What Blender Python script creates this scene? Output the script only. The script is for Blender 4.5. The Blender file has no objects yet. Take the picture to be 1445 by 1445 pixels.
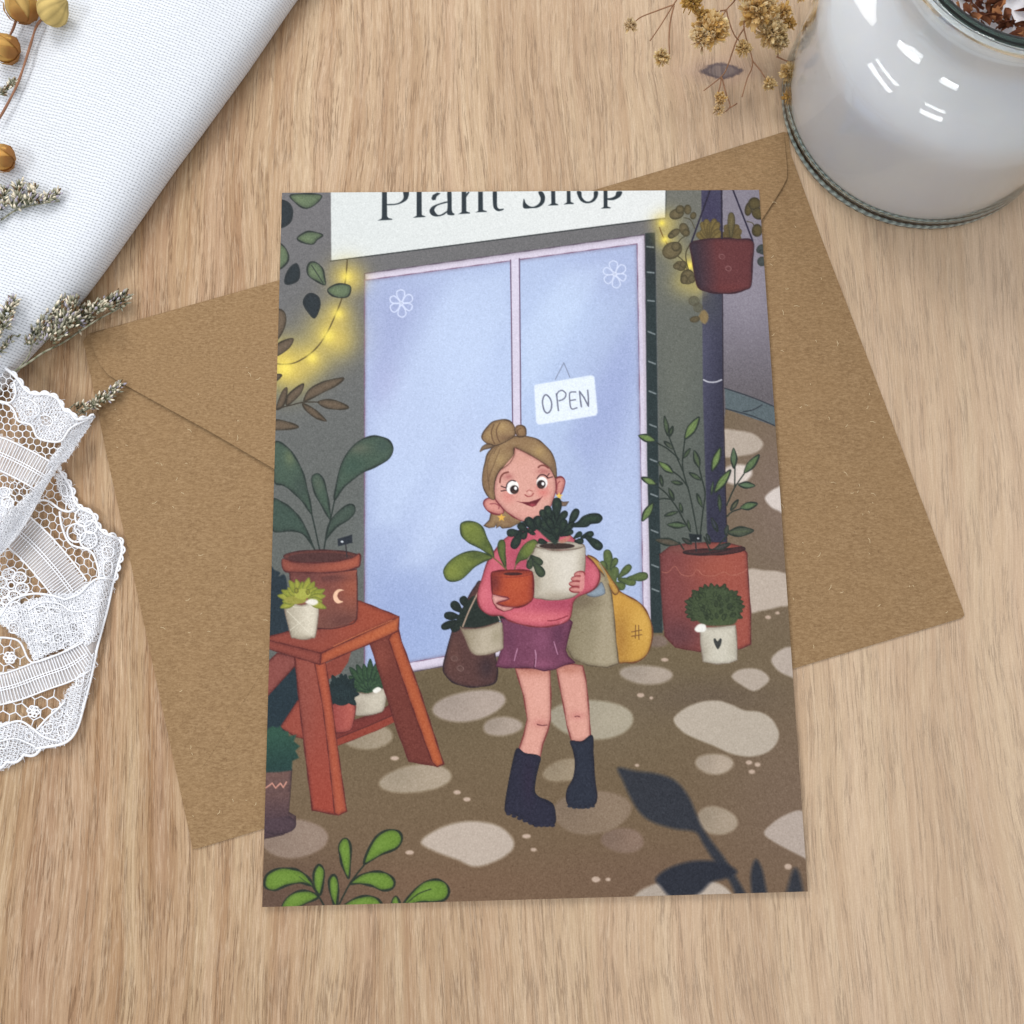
import bpy, bmesh, math, random
import numpy as np
from mathutils import Vector, Matrix, Euler

# ---- scene, camera, light: one Blender unit is one centimetre ----------------
sc = bpy.context.scene
sc.unit_settings.system = 'METRIC'; sc.unit_settings.scale_length = 0.01
F_REF, REF = 1384.2, 1445.0
CAM_LOC = Vector((-0.6054, -3.4946, 20.0411)); CAM_ROT = Euler((0.1837, -0.0104, -0.0185), 'XYZ')
cam = bpy.data.objects.new('camera', bpy.data.cameras.new('camera'))
sc.collection.objects.link(cam); sc.camera = cam
cam.location = CAM_LOC; cam.rotation_euler = CAM_ROT
cam.data.sensor_width = 36; cam.data.lens = 36*F_REF/REF; cam.data.clip_start = .5; cam.data.clip_end = 400

world = bpy.data.worlds.new('World'); sc.world = world; world.use_nodes = True
bg = world.node_tree.nodes['Background']; bg.inputs[0].default_value = (.96, .97, 1.0, 1); bg.inputs[1].default_value = .66

def area(name, loc, target, sx, sy, watts, col):
    l = bpy.data.lights.new(name, 'AREA'); l.shape = 'RECTANGLE'; l.size = sx; l.size_y = sy; l.energy = watts; l.color = col
    o = bpy.data.objects.new(name, l); sc.collection.objects.link(o); o.location = loc
    o.rotation_euler = (Vector(target)-Vector(loc)).to_track_quat('-Z', 'Y').to_euler()
area('window_light', (-20, 40, 44), (0, 0, 0), 18, 26, 13200, (1, .975, .935))
area('second_window_light', (12, 48, 40), (0, 0, 0), 12, 24, 6000, (.96, .98, 1))
area('left_window_light', (-30, -4, 36), (9, 9, 3), 20, 6, 5400, (.97, .98, 1))
area('small_window_light', (-6, -28, 40), (9, 9, 3), 13, 6, 3800, (.97, .98, 1))
sc.view_settings.view_transform = 'Standard'; sc.view_settings.look = 'None'
sc.view_settings.exposure = 0; sc.view_settings.gamma = 1; sc.view_settings.use_curve_mapping = False
sc.cycles.sample_clamp_indirect = 0; sc.cycles.max_bounces = 20; sc.cycles.transmission_bounces = 18; sc.cycles.glossy_bounces = 14; sc.cycles.transparent_max_bounces = 12

# ---- helpers ----------------------------------------------------------------
RM = CAM_ROT.to_matrix(); RN = np.array(RM)
def P(px, py, z=0.0):
    """point at height z seen at (px, py) on the 1445 px reference sheet"""
    d = RM @ Vector(((px-REF/2)/F_REF, -(py-REF/2)/F_REF, -1.0))
    return CAM_LOC + d*((z-CAM_LOC.z)/d.z)
def srgb(*c):
    return tuple((v/255/12.92 if v/255 <= .04045 else ((v/255+.055)/1.055)**2.4) for v in c)
def tag(o, label=None, cat=None, group=None, kind=None):
    if label: o['label'] = label
    if cat: o['category'] = cat
    if group: o['group'] = group
    if kind: o['kind'] = kind
    return o
def empty(name, loc):
    o = bpy.data.objects.new(name, None); sc.collection.objects.link(o); o.location = loc; o.empty_display_size = .5
    return o

class MB:
    """collects vertices, faces and per-vertex colours into one mesh"""
    def __init__(s): s.v = []; s.f = []; s.c = []
    def add(s, vs, fs, col=(1, 1, 1)):
        n = len(s.v); s.v += [tuple(v) for v in vs]; s.f += [tuple(i+n for i in f) for f in fs]
        s.c += list(col) if isinstance(col, list) else [col]*len(vs)
    def tube(s, pts, r, col=(1, 1, 1), n=6, flat=1.0, caps=True):
        pts = [Vector(p) for p in pts]; m = len(pts)
        rr = r if isinstance(r, (list, tuple)) else [r]*m
        vs = []; up = Vector((0, 0, 1))
        for i, p in enumerate(pts):
            t = (pts[min(i+1, m-1)]-pts[max(i-1, 0)])
            t = t.normalized() if t.length > 1e-9 else Vector((1, 0, 0))
            a = t.cross(up); a = a.normalized() if a.length > 1e-4 else Vector((1, 0, 0)); b = a.cross(t)
            for k in range(n):
                w = 2*math.pi*k/n; vs.append(p+a*math.cos(w)*rr[i]+b*math.sin(w)*rr[i]*flat)
        fs = [(i*n+k, i*n+(k+1) % n, (i+1)*n+(k+1) % n, (i+1)*n+k) for i in range(m-1) for k in range(n)]
        if caps: fs += [tuple(range(n-1, -1, -1)), tuple((m-1)*n+k for k in range(n))]
        cc = [c for c in col for _ in range(n)] if isinstance(col, list) else col
        s.add(vs, fs, cc)
    def build(s, name, mat, parent=None, smooth=True, origin=None):
        me = bpy.data.meshes.new(name); o0 = Vector(origin) if origin is not None else (Vector(parent.location) if parent else Vector((0, 0, 0)))
        if parent is not None:
            q = parent
            o0 = Vector((0, 0, 0))
            while q is not None: o0 += Vector(q.location); q = q.parent
        me.from_pydata([tuple(Vector(v)-o0) for v in s.v], [], s.f)
        at_ = me.color_attributes.new('tint', 'FLOAT_COLOR', 'POINT')
        at_.data.foreach_set('color', np.array([(c[0], c[1], c[2], 1) for c in s.c], dtype=np.float32).ravel())
        if smooth: me.polygons.foreach_set('use_smooth', [True]*len(me.polygons))
        me.materials.append(mat); me.update()
        ob = bpy.data.objects.new(name, me); sc.collection.objects.link(ob)
        if parent is not None: ob.parent = parent
        else: ob.location = o0
        return ob

class NT:
    """short-hand for node trees"""
    def __init__(s, name):
        s.m = bpy.data.materials.new(name); s.m.use_nodes = True; s.t = s.m.node_tree
        s.b = s.t.nodes['Principled BSDF']
    def n(s, typ, **kw):
        nd = s.t.nodes.new(typ)
        for k, v in kw.items():
            if k.startswith('i_'):
                key = k[2:]; key = int(key) if key.isdigit() else key.replace('_', ' ')
                s.put(nd.inputs[key], v)
            else: setattr(nd, k, v)
        return nd
    def put(s, inp, v):
        if hasattr(v, 'is_linked') or isinstance(v, bpy.types.NodeSocket): s.t.links.new(v, inp)
        else: inp.default_value = v
    def math(s, op, a, b=0.0, c=0.0, clamp=False):
        nd = s.t.nodes.new('ShaderNodeMath'); nd.operation = op; nd.use_clamp = clamp
        for i, v in enumerate((a, b, c)): s.put(nd.inputs[i], v)
        return nd.outputs[0]
    def mixc(s, f, a, b, blend='MIX'):
        nd = s.t.nodes.new('ShaderNodeMix'); nd.data_type = 'RGBA'; nd.blend_type = blend
        for inp, v in ((nd.inputs[0], f), (nd.inputs[6], a), (nd.inputs[7], b)):
            s.put(inp, v if not isinstance(v, tuple) else tuple(v)+(1,)*(4-len(v)))
        return nd.outputs[2]
    def noise(s, vec, scale, detail=3, rough=.55, dist=0.0):
        nd = s.n('ShaderNodeTexNoise'); nd.inputs['Scale'].default_value = scale; nd.inputs['Detail'].default_value = detail
        nd.inputs['Roughness'].default_value = rough; nd.inputs['Distortion'].default_value = dist
        s.t.links.new(vec, nd.inputs['Vector']); return nd.outputs['Fac']
    def mapv(s, vec, sx, sy, sz, rot=0.0, loc=(0, 0, 0)):
        nd = s.n('ShaderNodeMapping'); nd.inputs['Scale'].default_value = (sx, sy, sz); nd.inputs['Rotation'].default_value = (0, 0, rot)
        nd.inputs['Location'].default_value = loc; s.t.links.new(vec, nd.inputs['Vector']); return nd.outputs[0]
    def ramp(s, f, *stops):
        nd = s.n('ShaderNodeValToRGB'); e = nd.color_ramp.elements
        while len(e) < len(stops): e.new(.5)
        for el, (p, c) in zip(e, stops): el.position = p; el.color = (tuple(c)+(1,))[:4] if isinstance(c, tuple) else (c, c, c, 1)
        s.t.links.new(f, nd.inputs[0]); return nd.outputs[0]
    def coord(s, kind='Object'): return s.n('ShaderNodeTexCoord').outputs[kind]
    def out(s, col=None, rough=.6, bump=None, strength=.3, dist=.02, spec=.5):
        if col is not None: s.put(s.b.inputs['Base Color'], col if not isinstance(col, tuple) else (tuple(col)+(1,))[:4])
        s.put(s.b.inputs['Roughness'], rough); s.b.inputs['Specular IOR Level'].default_value = spec
        if bump is not None:
            b = s.n('ShaderNodeBump'); b.inputs['Strength'].default_value = strength; b.inputs['Distance'].default_value = dist
            s.t.links.new(bump, b.inputs['Height']); s.t.links.new(b.outputs[0], s.b.inputs['Normal'])
        return s.m
# ---------------------------------------------------------------------------
# The printed picture of the greeting card, painted on a fine grid of the card
# ---------------------------------------------------------------------------
CARD_Q = [(398, 272), (1071, 268), (1140, 1258), (370, 1280)]      # TL TR BR BL on the reference sheet
NX, NY = 720, 1000

def quad_h(q):
    A = []; b = []
    for (u, v), (x, y) in zip([(0, 0), (1, 0), (1, 1), (0, 1)], q):
        A.append([u, v, 1, 0, 0, 0, -u*x, -v*x]); b.append(x)
        A.append([0, 0, 0, u, v, 1, -u*y, -v*y]); b.append(y)
    h = np.linalg.solve(np.array(A, float), np.array(b, float))
    return np.append(h, 1).reshape(3, 3)

HC = quad_h(CARD_Q); HI = np.linalg.inv(HC)
_u, _v = np.meshgrid(np.linspace(0, 1, NX), np.linspace(0, 1, NY))
_w = HC[2, 0]*_u + HC[2, 1]*_v + 1
PX = (HC[0, 0]*_u + HC[0, 1]*_v + HC[0, 2])/_w
PY = (HC[1, 0]*_u + HC[1, 1]*_v + HC[1, 2])/_w
CV = np.zeros((NY, NX, 3))
CV[:] = (104, 106, 104)

class Tr:
    o = (0, 0); s = 1.0
def at(ox=0, oy=0, s=1.0): Tr.o = (ox, oy); Tr.s = s
def T(pts):
    p = np.array(pts, float).reshape(-1, 2)
    return p/Tr.s + np.array(Tr.o)

def window(x0, y0, x1, y1, pad):
    c = np.array([[x0-pad, y0-pad, 1], [x1+pad, y0-pad, 1], [x1+pad, y1+pad, 1], [x0-pad, y1+pad, 1]])@HI.T
    u = c[:, 0]/c[:, 2]; v = c[:, 1]/c[:, 2]
    i0 = max(0, int(v.min()*NY)-2); i1 = min(NY, int(v.max()*NY)+3)
    j0 = max(0, int(u.min()*NX)-2); j1 = min(NX, int(u.max()*NX)+3)
    if i1 <= i0 or j1 <= j0: return None
    return slice(i0, i1), slice(j0, j1)

def smooth_curve(p, closed=True, n=5):
    m = len(p)
    if m < 3: return p
    out = []
    rng = range(m) if closed else range(m-1)
    for i in rng:
        if closed: a, b, c, d = p[i-1], p[i], p[(i+1) % m], p[(i+2) % m]
        else: a, b, c, d = p[max(i-1, 0)], p[i], p[i+1], p[min(i+2, m-1)]
        for k in range(n):
            t = k/n
            out.append(0.5*((2*b)+(c-a)*t+(2*a-5*b+4*c-d)*t*t+(3*b-a-3*c+d)*t**3))
    if not closed: out.append(p[-1])
    return np.array(out)

def seg_dist(X, Y, p, closed):
    d = np.full(X.shape, 1e9); ins = np.zeros(X.shape, bool); m = len(p)
    for i in range(m if closed else m-1):
        ax, ay = p[i]; bx, by = p[(i+1) % m]
        ex, ey = bx-ax, by-ay; L = ex*ex+ey*ey+1e-9
        t = np.clip(((X-ax)*ex+(Y-ay)*ey)/L, 0, 1)
        d = np.minimum(d, (X-ax-t*ex)**2+(Y-ay-t*ey)**2)
        if closed and ay != by:
            c = ((ay > Y) != (by > Y)) & (X < ex*(Y-ay)/ey+ax)
            ins ^= c
    d = np.sqrt(d)
    return np.where(ins, -d, d) if closed else d

def mix(w, a, col):
    reg = CV[w]; reg += (np.array(col, float)-reg)*a[..., None]

def lin(c1, c2, x1, y1, x2, y2):
    """colour running from c1 at the first point to c2 at the second"""
    (x1, y1), (x2, y2) = T([(x1, y1), (x2, y2)])
    c1 = np.array(c1, float); c2 = np.array(c2, float); ex, ey = x2-x1, y2-y1; L = ex*ex+ey*ey
    return lambda X, Y: c1+(c2-c1)*np.clip(((X-x1)*ex+(Y-y1)*ey)/L, 0, 1)[..., None]

def poly(pts, col, o=None, ow=1.3, sm=True, soft=.7, al=1.0, brush=(), edge=None):
    p = T(pts)
    if sm: p = smooth_curve(p)
    w = window(p[:, 0].min(), p[:, 1].min(), p[:, 0].max(), p[:, 1].max(), soft*2+ow+2)
    if w is None: return
    X, Y = PX[w], PY[w]
    d = seg_dist(X, Y, p, True)
    a = np.clip(.5-d/(2*soft), 0, 1)*al
    c = col(X, Y) if callable(col) else np.zeros(X.shape+(3,))+np.array(col, float)
    for (bx, by, rx, ry, bc, ba) in brush:
        (bx, by), = T([(bx, by)]); rx /= Tr.s; ry /= Tr.s
        g = np.exp(-(((X-bx)/rx)**2+((Y-by)/ry)**2))*ba
        c = c+(np.array(bc, float)-c)*g[..., None]
    if edge is None and o is not None: edge = (np.array(o)*.6+c.reshape(-1, 3).mean(0)*.25, 3.4, .42)
    if edge is not None:                       # (colour, width, amount): airbrushed rim inside the outline
        g = np.exp(-(np.minimum(d, 0)/edge[1])**2)*edge[2]
        c = c+(np.array(edge[0], float)-c)*g[..., None]
    reg = CV[w]; reg += (c-reg)*a[..., None]
    if o is not None:
        wob = ow*1.35*(.8+.35*np.sin(X*.21+Y*.13))
        mix(w, np.clip(.55-(np.abs(d)-wob/2)/1.1, 0, 1)*.95, o)

def line(pts, col, w_=1.5, sm=True, closed=False, al=1.0, soft=.55):
    p = T(pts)
    if sm: p = smooth_curve(p, closed)
    w = window(p[:, 0].min(), p[:, 1].min(), p[:, 0].max(), p[:, 1].max(), w_+2)
    if w is None: return
    d = seg_dist(PX[w], PY[w], p, closed)
    mix(w, np.clip(.5-(np.abs(d)-w_/2)/(2*soft), 0, 1)*al, col)

def ell(cx, cy, rx, ry, col, rot=0, **k):
    t = np.linspace(0, 2*math.pi, 14, endpoint=False); r = math.radians(rot)
    poly([(cx+rx*math.cos(a)*math.cos(r)-ry*math.sin(a)*math.sin(r), cy+rx*math.cos(a)*math.sin(r)+ry*math.sin(a)*math.cos(r)) for a in t], col, **k)

def glow(cx, cy, r, col, al=1.0, p=2.0, ry=None):
    (cx, cy), = T([(cx, cy)]); r /= Tr.s; ry = r if ry is None else ry/Tr.s
    w = window(cx-r*2.4, cy-ry*2.4, cx+r*2.4, cy+ry*2.4, 1)
    if w is None: return
    d = np.sqrt(((PX[w]-cx)/r)**2+((PY[w]-cy)/ry)**2)
    mix(w, np.exp(-d**p)*al, col)

def cap(x0, y0, x1, y1, wd, col, o=None, ow=1.2, **k):
    """round-tipped leaf growing from x0,y0 to x1,y1"""
    L = math.hypot(x1-x0, y1-y0)+1e-6; ux, uy = (x1-x0)/L, (y1-y0)/L
    prof = [(0, .12), (.25, .3), (.55, .5), (.82, .46), (.97, .22)]
    a = [(x0+ux*L*t-uy*wd*h, y0+uy*L*t+ux*wd*h) for t, h in prof]
    b = [(x0+ux*L*t+uy*wd*h, y0+uy*L*t-ux*wd*h) for t, h in reversed(prof)]
    poly(a+b, col, o=o, ow=ow, **k)

def lens(x0, y0, x1, y1, wd, col, o=(44, 54, 46), ow=1.3, **k):
    """pointed leaf"""
    L = math.hypot(x1-x0, y1-y0)+1e-6; ux, uy = (x1-x0)/L, (y1-y0)/L
    prof = [(.18, .3), (.45, .5), (.75, .36)]
    a = [(x0+ux*L*t-uy*wd*h, y0+uy*L*t+ux*wd*h) for t, h in prof]
    b = [(x0+ux*L*t+uy*wd*h, y0+uy*L*t-ux*wd*h) for t, h in reversed(prof)]
    poly([(x0, y0)]+a+[(x1, y1)]+b, col, o=o, ow=ow, **k)

def paint_street():
    at()
    # wall
    poly([(340, 250), (1150, 250), (1150, 1000), (340, 1000)], lin((112, 110, 112), (98, 102, 98), 400, 300, 430, 760), sm=False)
    poly([(924, 250), (992, 250), (1000, 900), (935, 900)], lin((112, 112, 104), (92, 98, 92), 930, 300, 950, 620), sm=False)
    glow(955, 560, 26, (118, 120, 108), .35, ry=90)
    # far side of the lane
    poly([(1016, 250), (1150, 250), (1150, 620), (1020, 620)], lin((132, 126, 138), (104, 98, 102), 1050, 430, 1050, 560), sm=False)
    glow(1055, 400, 40, (146, 138, 150), .6, ry=60)
    # ground
    poly([(1024, 577), (1150, 621), (1170, 1320), (340, 1320), (340, 988), (517, 960), (917, 887), (936, 890), (1000, 775)],
         lin((114, 99, 72), (118, 94, 70), 700, 960, 700, 1280), sm=False,
         brush=[(1120, 700, 130, 170, (128, 108, 96), .9), (1120, 1120, 120, 160, (126, 104, 90), .6), (400, 1270, 130, 60, (92, 68, 56), .8),
                (860, 1000, 90, 70, (120, 104, 84), .5), (560, 990, 120, 50, (98, 84, 60), .6), (640, 1250, 200, 40, (122, 92, 70), .5),
                (1000, 985, 100, 30, (104, 88, 74), .6), (900, 1240, 120, 50, (116, 90, 72), .5)])
    at(700, 250, 3.61)
    poly([(1165, 1075), (1420, 1168), (1420, 1266), (1170, 1180)], (92, 104, 108), sm=False)
    for l in ([(1165, 1075), (1300, 1120), (1420, 1170)], [(1170, 1180), (1300, 1215), (1420, 1266)], [(1355, 1160), (1310, 1185), (1260, 1195)]):
        line(l, (52, 58, 66), 1.6)
    at()
    S = (180, 165, 147)
    def st(cx, cy, rx, ry, col=S, rot=-4, soft=2.4):
        r = math.radians(rot); q = []
        for k in range(14):
            t = k*2*math.pi/14; f = 1+.05*math.sin(2*t+cx)+.035*math.sin(3*t+cy)
            q.append((cx+f*(rx*math.cos(t)*math.cos(r)-ry*math.sin(t)*math.sin(r)), cy+f*(rx*math.cos(t)*math.sin(r)+ry*math.sin(t)*math.cos(r))))
        poly(q, col, soft=soft, brush=[(cx+rx*.5, cy, rx*.7, ry, tuple(v*1.07 for v in col), .7), (cx-rx*.6, cy-ry*.3, rx*.6, ry*.8, tuple(v*.93 for v in col), .7)])
    for a in [(662, 996, 50, 22, (166, 149, 136), -8), (709, 1025, 29, 13, (162, 145, 130), -6), (835, 1015, 61, 27, (164, 153, 131), 0),
              (912, 952, 36, 14, (166, 150, 134), 2), (1008, 1078, 26, 15, (172, 154, 134), 6), (1012, 1158, 28, 20, (160, 142, 121), 6),
              (879, 1186, 31, 17, (131, 108, 92), 0), (835, 1146, 57, 30, (134, 114, 94), -8), (800, 1087, 33, 16, (152, 134, 110), -8),
              (587, 1099, 50, 20, (163, 146, 124), -5), (521, 1041, 35, 16, (152, 136, 114), -10), (414, 1183, 49, 27, (142, 121, 106), -4),
              (966, 1274, 76, 33, (182, 166, 150), 0), (1040, 669, 21, 14, (208, 194, 184), 0), (928, 905, 15, 8, (124, 106, 94), 0)]:
        st(*a)
    def sp(o, s, pts, col=S, soft=1.8):
        at(*o, s); poly(pts, col, soft=soft)
    z8 = ((820, 960), 4.25); z7 = ((860, 560), 3.44)
    sp(*z8, [(555, 235), (620, 170), (720, 130), (820, 122), (900, 145), (980, 180), (1070, 190), (1140, 230), (1185, 310), (1170, 380), (1110, 435), (1010, 458), (900, 440), (800, 395), (700, 355), (610, 310)], (184, 170, 152))
    sp(*z8, [(1097, 915), (1150, 855), (1230, 805), (1330, 785), (1400, 900), (1400, 1090), (1330, 1060), (1250, 1020), (1150, 965)], (180, 163, 150))
    sp(*z7, [(540, 165), (620, 163), (700, 180), (745, 225), (720, 265), (650, 285), (540, 285)], (180, 164, 148))
    sp(*z7, [(755, 495), (775, 465), (815, 440), (860, 430), (860, 570), (825, 555), (785, 535)], (210, 197, 188))
    sp(*z7, [(660, 850), (760, 843), (830, 850), (880, 880), (880, 1000), (820, 1020), (740, 1038), (670, 1035)], (188, 171, 155))
    sp(*z7, [(785, 1278), (820, 1235), (875, 1213), (940, 1230), (940, 1380), (885, 1362), (820, 1330)], (182, 166, 152))
    sp(*z7, [(594, 1362), (620, 1330), (670, 1318), (730, 1325), (773, 1360), (765, 1390), (705, 1428), (650, 1405)], (180, 164, 148))
    at(); poly([(594, 1188), (618, 1170), (650, 1160), (682, 1160), (708, 1168), (724, 1185), (722, 1200), (700, 1215), (670, 1223), (645, 1213), (615, 1202)], (188, 171, 155), soft=2.6)
    for x, y, a, b in [(904, 981, 5, 3), (919, 985, 2.5, 2), (1057, 1076, 4.5, 3), (1069, 1079, 4, 3), (1061, 1089, 4.5, 3), (841, 1241, 6, 4), (858, 1241, 3.5, 2.5), (1112, 1223, 5, 4),
                       (557, 1070, 6, 3), (645, 1118, 5, 3), (659, 1128, 5, 3), (743, 1180, 6, 3), (753, 1199, 4, 2.5), (578, 1203, 6, 3), (938, 931, 5, 2.5), (1084, 871, 4, 2.5), (1097, 865, 3, 2), (899, 1080, 3, 2)]:
        ell(x, y, a, b, (192, 166, 146), soft=1.2)

def paint_shop():
    # glass double door
    at()
    poly([(514.5, 386), (910, 331), (919, 888), (514, 960)], (212, 202, 220), o=(96, 84, 98), sm=False, ow=1.2)
    G = (168, 184, 220)
    poly([(514.5, 395.5), (899, 344), (908, 876), (514.5, 946.5)], G, sm=False, o=(128, 96, 122), ow=1.0, brush=[
        (560, 440, 90, 80, (156, 168, 208), .9), (640, 470, 60, 80, (182, 198, 232), .7), (690, 540, 90, 120, (186, 204, 238), .8), (560, 620, 60, 110, (176, 190, 226), .7),
        (800, 430, 60, 90, (184, 204, 238), .9), (850, 380, 70, 40, (160, 172, 214), .6), (870, 600, 45, 110, (158, 172, 216), .8), (760, 560, 50, 90, (178, 198, 234), .8),
        (560, 860, 70, 110, (146, 164, 210), .9), (620, 700, 70, 60, (186, 204, 238), .6), (850, 760, 60, 80, (170, 188, 228), .6), (545, 540, 24, 40, (170, 176, 216), .5), (600, 900, 60, 60, (150, 170, 216), .7)])
    glow(650, 640, 34, (196, 210, 240), .3, ry=90); glow(590, 760, 60, (190, 206, 238), .3)
    for q, c_, al_ in (([(640, 395), (716, 384), (716, 450), (560, 740), (530, 740), (530, 600)], (192, 210, 240), .28), ([(540, 430), (600, 410), (530, 560), (522, 560)], (150, 160, 204), .25), ([(735, 560), (735, 470), (800, 380), (860, 372), (760, 540)], (196, 214, 242), .30),
                       ([(716, 560), (716, 640), (600, 800), (560, 800)], (194, 210, 240), .25), ([(840, 700), (900, 560), (905, 760), (860, 800)], (188, 204, 236), .25), ([(800, 620), (896, 440), (900, 520), (830, 660)], (150, 164, 212), .30)):
        poly(q, c_, sm=False, soft=11, al=al_*1.5)
    poly([(720.5, 367), (733, 365), (736, 640), (724, 640)], (212, 204, 224), sm=False)
    line([(720.5, 367), (723.5, 600)], (108, 82, 108), 1.7, sm=False); line([(733, 365), (735, 600)], (100, 78, 108), 1.7, sm=False)
    line([(907, 400), (917, 885)], (196, 186, 202), 3, sm=False)
    # shutter strip
    poly([(910.5, 329), (924.5, 328), (929, 650), (935, 893), (919, 893), (913, 650)], (44, 58, 60), sm=False, soft=.9, brush=[(925, 360, 30, 40, (38, 44, 50), .8)])
    for k, y in enumerate([349, 385, 425, 469, 511, 553, 600, 649, 698, 749, 798, 832]):
        x = 913+(y-349)*.0155; line([(x, y-1), (x+9, y+2.5-(2.5 if k < 3 else 0))], (138, 146, 148), 2.2, sm=False, al=.8)
    # sign
    poly([(466.6, 240), (939.5, 240), (938.6, 307), (467.6, 367.6)], lin((214, 219, 217), (226, 229, 227), 480, 300, 900, 290), sm=False)
    line([(466, 368.5), (939, 308)], (52, 56, 58), 1.6, sm=False); line([(940, 262), (939.5, 308)], (74, 78, 80), 1.4, sm=False)
    INK = (40, 52, 60)
    at(520, 262, 7.225)
    for q in ([(138, 60), (188, 60), (190, 345), (136, 345)],
              [(93, 356), (130, 337), (138, 315), (188, 310), (205, 330), (243, 338), (240, 348)],
              [(190, 200), (280, 195), (345, 175), (398, 135), (412, 60), (355, 60), (358, 120), (330, 160), (280, 182), (190, 189)],
              [(490, 60), (542, 60), (544, 318), (490, 318)], [(455, 327), (495, 303), (540, 298), (580, 312), (578, 320)],
              [(804, 60), (845, 60), (850, 250), (874, 285), (870, 300), (820, 300), (800, 280), (806, 200)],
              [(800, 160), (720, 182), (650, 212), (622, 255), (640, 297), (690, 315), (760, 302), (804, 268), (798, 258), (750, 288), (712, 298), (688, 280), (672, 245), (695, 210), (740, 190), (800, 174)],
              [(640, 130), (655, 95), (700, 70), (735, 78), (695, 110), (684, 145), (655, 150)],
              [(950, 60), (996, 60), (998, 280), (950, 280)], [(917, 290), (950, 268), (995, 262), (1035, 274), (1033, 284)], [(994, 120), (1030, 70), (1020, 60), (994, 85)],
              [(1118, 60), (1165, 60), (1168, 265), (1118, 265)], [(1092, 273), (1120, 256), (1168, 248), (1207, 260), (1203, 268)],
              [(1268, 60), (1308, 60), (1311, 200), (1332, 236), (1378, 234), (1370, 250), (1322, 260), (1285, 238), (1270, 195)]):
        poly(q, INK, sm=len(q) > 7, soft=.6)
    at(720, 258, 6.02)
    for q in ([(112, 143), (122, 143), (132, 172), (165, 198), (205, 200), (246, 172), (258, 130), (238, 80), (272, 75), (295, 115), (287, 170), (242, 208), (180, 216), (112, 213)],
              [(347, 60), (382, 60), (384, 188), (349, 188)], [(320, 194), (348, 176), (382, 172), (407, 182), (405, 190)],
              [(480, 60), (511, 60), (514, 176), (481, 176)], [(454, 184), (480, 166), (513, 162), (540, 172), (537, 180)],
              [(565, 75), (602, 75), (610, 120), (640, 154), (680, 154), (708, 122), (712, 75), (746, 75), (738, 125), (702, 164), (640, 173), (592, 145)],
              [(793, 60), (826, 60), (827, 214), (793, 214)], [(770, 219), (795, 203), (825, 200), (852, 210), (850, 217)],
              [(825, 132), (860, 126), (892, 108), (905, 75), (950, 75), (936, 115), (892, 142), (850, 148), (825, 143)]):
        poly(q, INK, sm=len(q) > 7, soft=.6)
    # open sign
    at(740, 500, 12.04)
    line([(525, 425), (600, 280), (670, 145), (720, 260), (772, 390)], (128, 138, 166), 1.3, sm=False)
    poly([(165, 545), (190, 515), (1120, 358), (1165, 362), (1190, 395), (1245, 985), (1215, 1040), (270, 1195), (225, 1185), (200, 1150)], (226, 236, 248), sm=False, soft=1.0)
    I2 = (112, 116, 136)
    line([(308, 820), (328, 720), (372, 688), (436, 750), (465, 850), (445, 950), (392, 998), (338, 955)], I2, 2.1, closed=True)
    line([(545, 670), (560, 800), (577, 955)], I2, 2.1); line([(545, 690), (585, 632), (645, 615), (703, 665), (692, 730), (650, 768), (590, 788)], I2, 1.9)
    line([(872, 640), (775, 652), (770, 780), (785, 895), (820, 930), (892, 908)], I2, 1.9); line([(775, 785), (866, 770)], I2, 1.8)
    line([(967, 888), (950, 760), (937, 630), (1010, 730), (1088, 880), (1086, 740), (1076, 612)], I2, 2.1, sm=False)
    # flowers drawn on the glass
    for cx, cy, r0 in ((566.3, 428, -95), (867.6, 387, -100)):
        at(); n = 6
        for k in range(n):
            a = math.radians(r0+k*360/n); L = 19-(k % 3)*1.2; ca, sa = math.cos(a), math.sin(a)
            P = [(.12, .04), (.5, .27+.05*math.sin(k*2)), (.85, .30), (1.0+.06*math.sin(k*3), .02), (.86, -.26), (.5, -.24), (.16, -.04)]
            line([(cx+L*(t*ca-h*sa), cy+L*(t*sa+h*ca)) for t, h in P], (208, 218, 244), 1.7, closed=True, al=.9)
        ell(cx, cy, 2.6, 2.6, (196, 208, 238), o=(214, 222, 246), ow=1.0)
    # lamp post
    at()
    poly([(989.5, 250), (1018, 250), (1020, 560), (1026, 790), (999, 790), (992, 560)], lin((80, 80, 102), (54, 54, 74), 992, 500, 1024, 503), sm=False, soft=.9,
         brush=[(1000, 300, 30, 50, (62, 56, 86), .8), (1000, 430, 30, 30, (72, 74, 84), .8)])
    line([(1018.5, 250), (1020.5, 560), (1026, 780)], (44, 36, 50), 1.5, sm=False)
    line([(993, 536), (1000, 539), (1010, 539), (1018, 536)], (186, 186, 196), 2.0)

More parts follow.
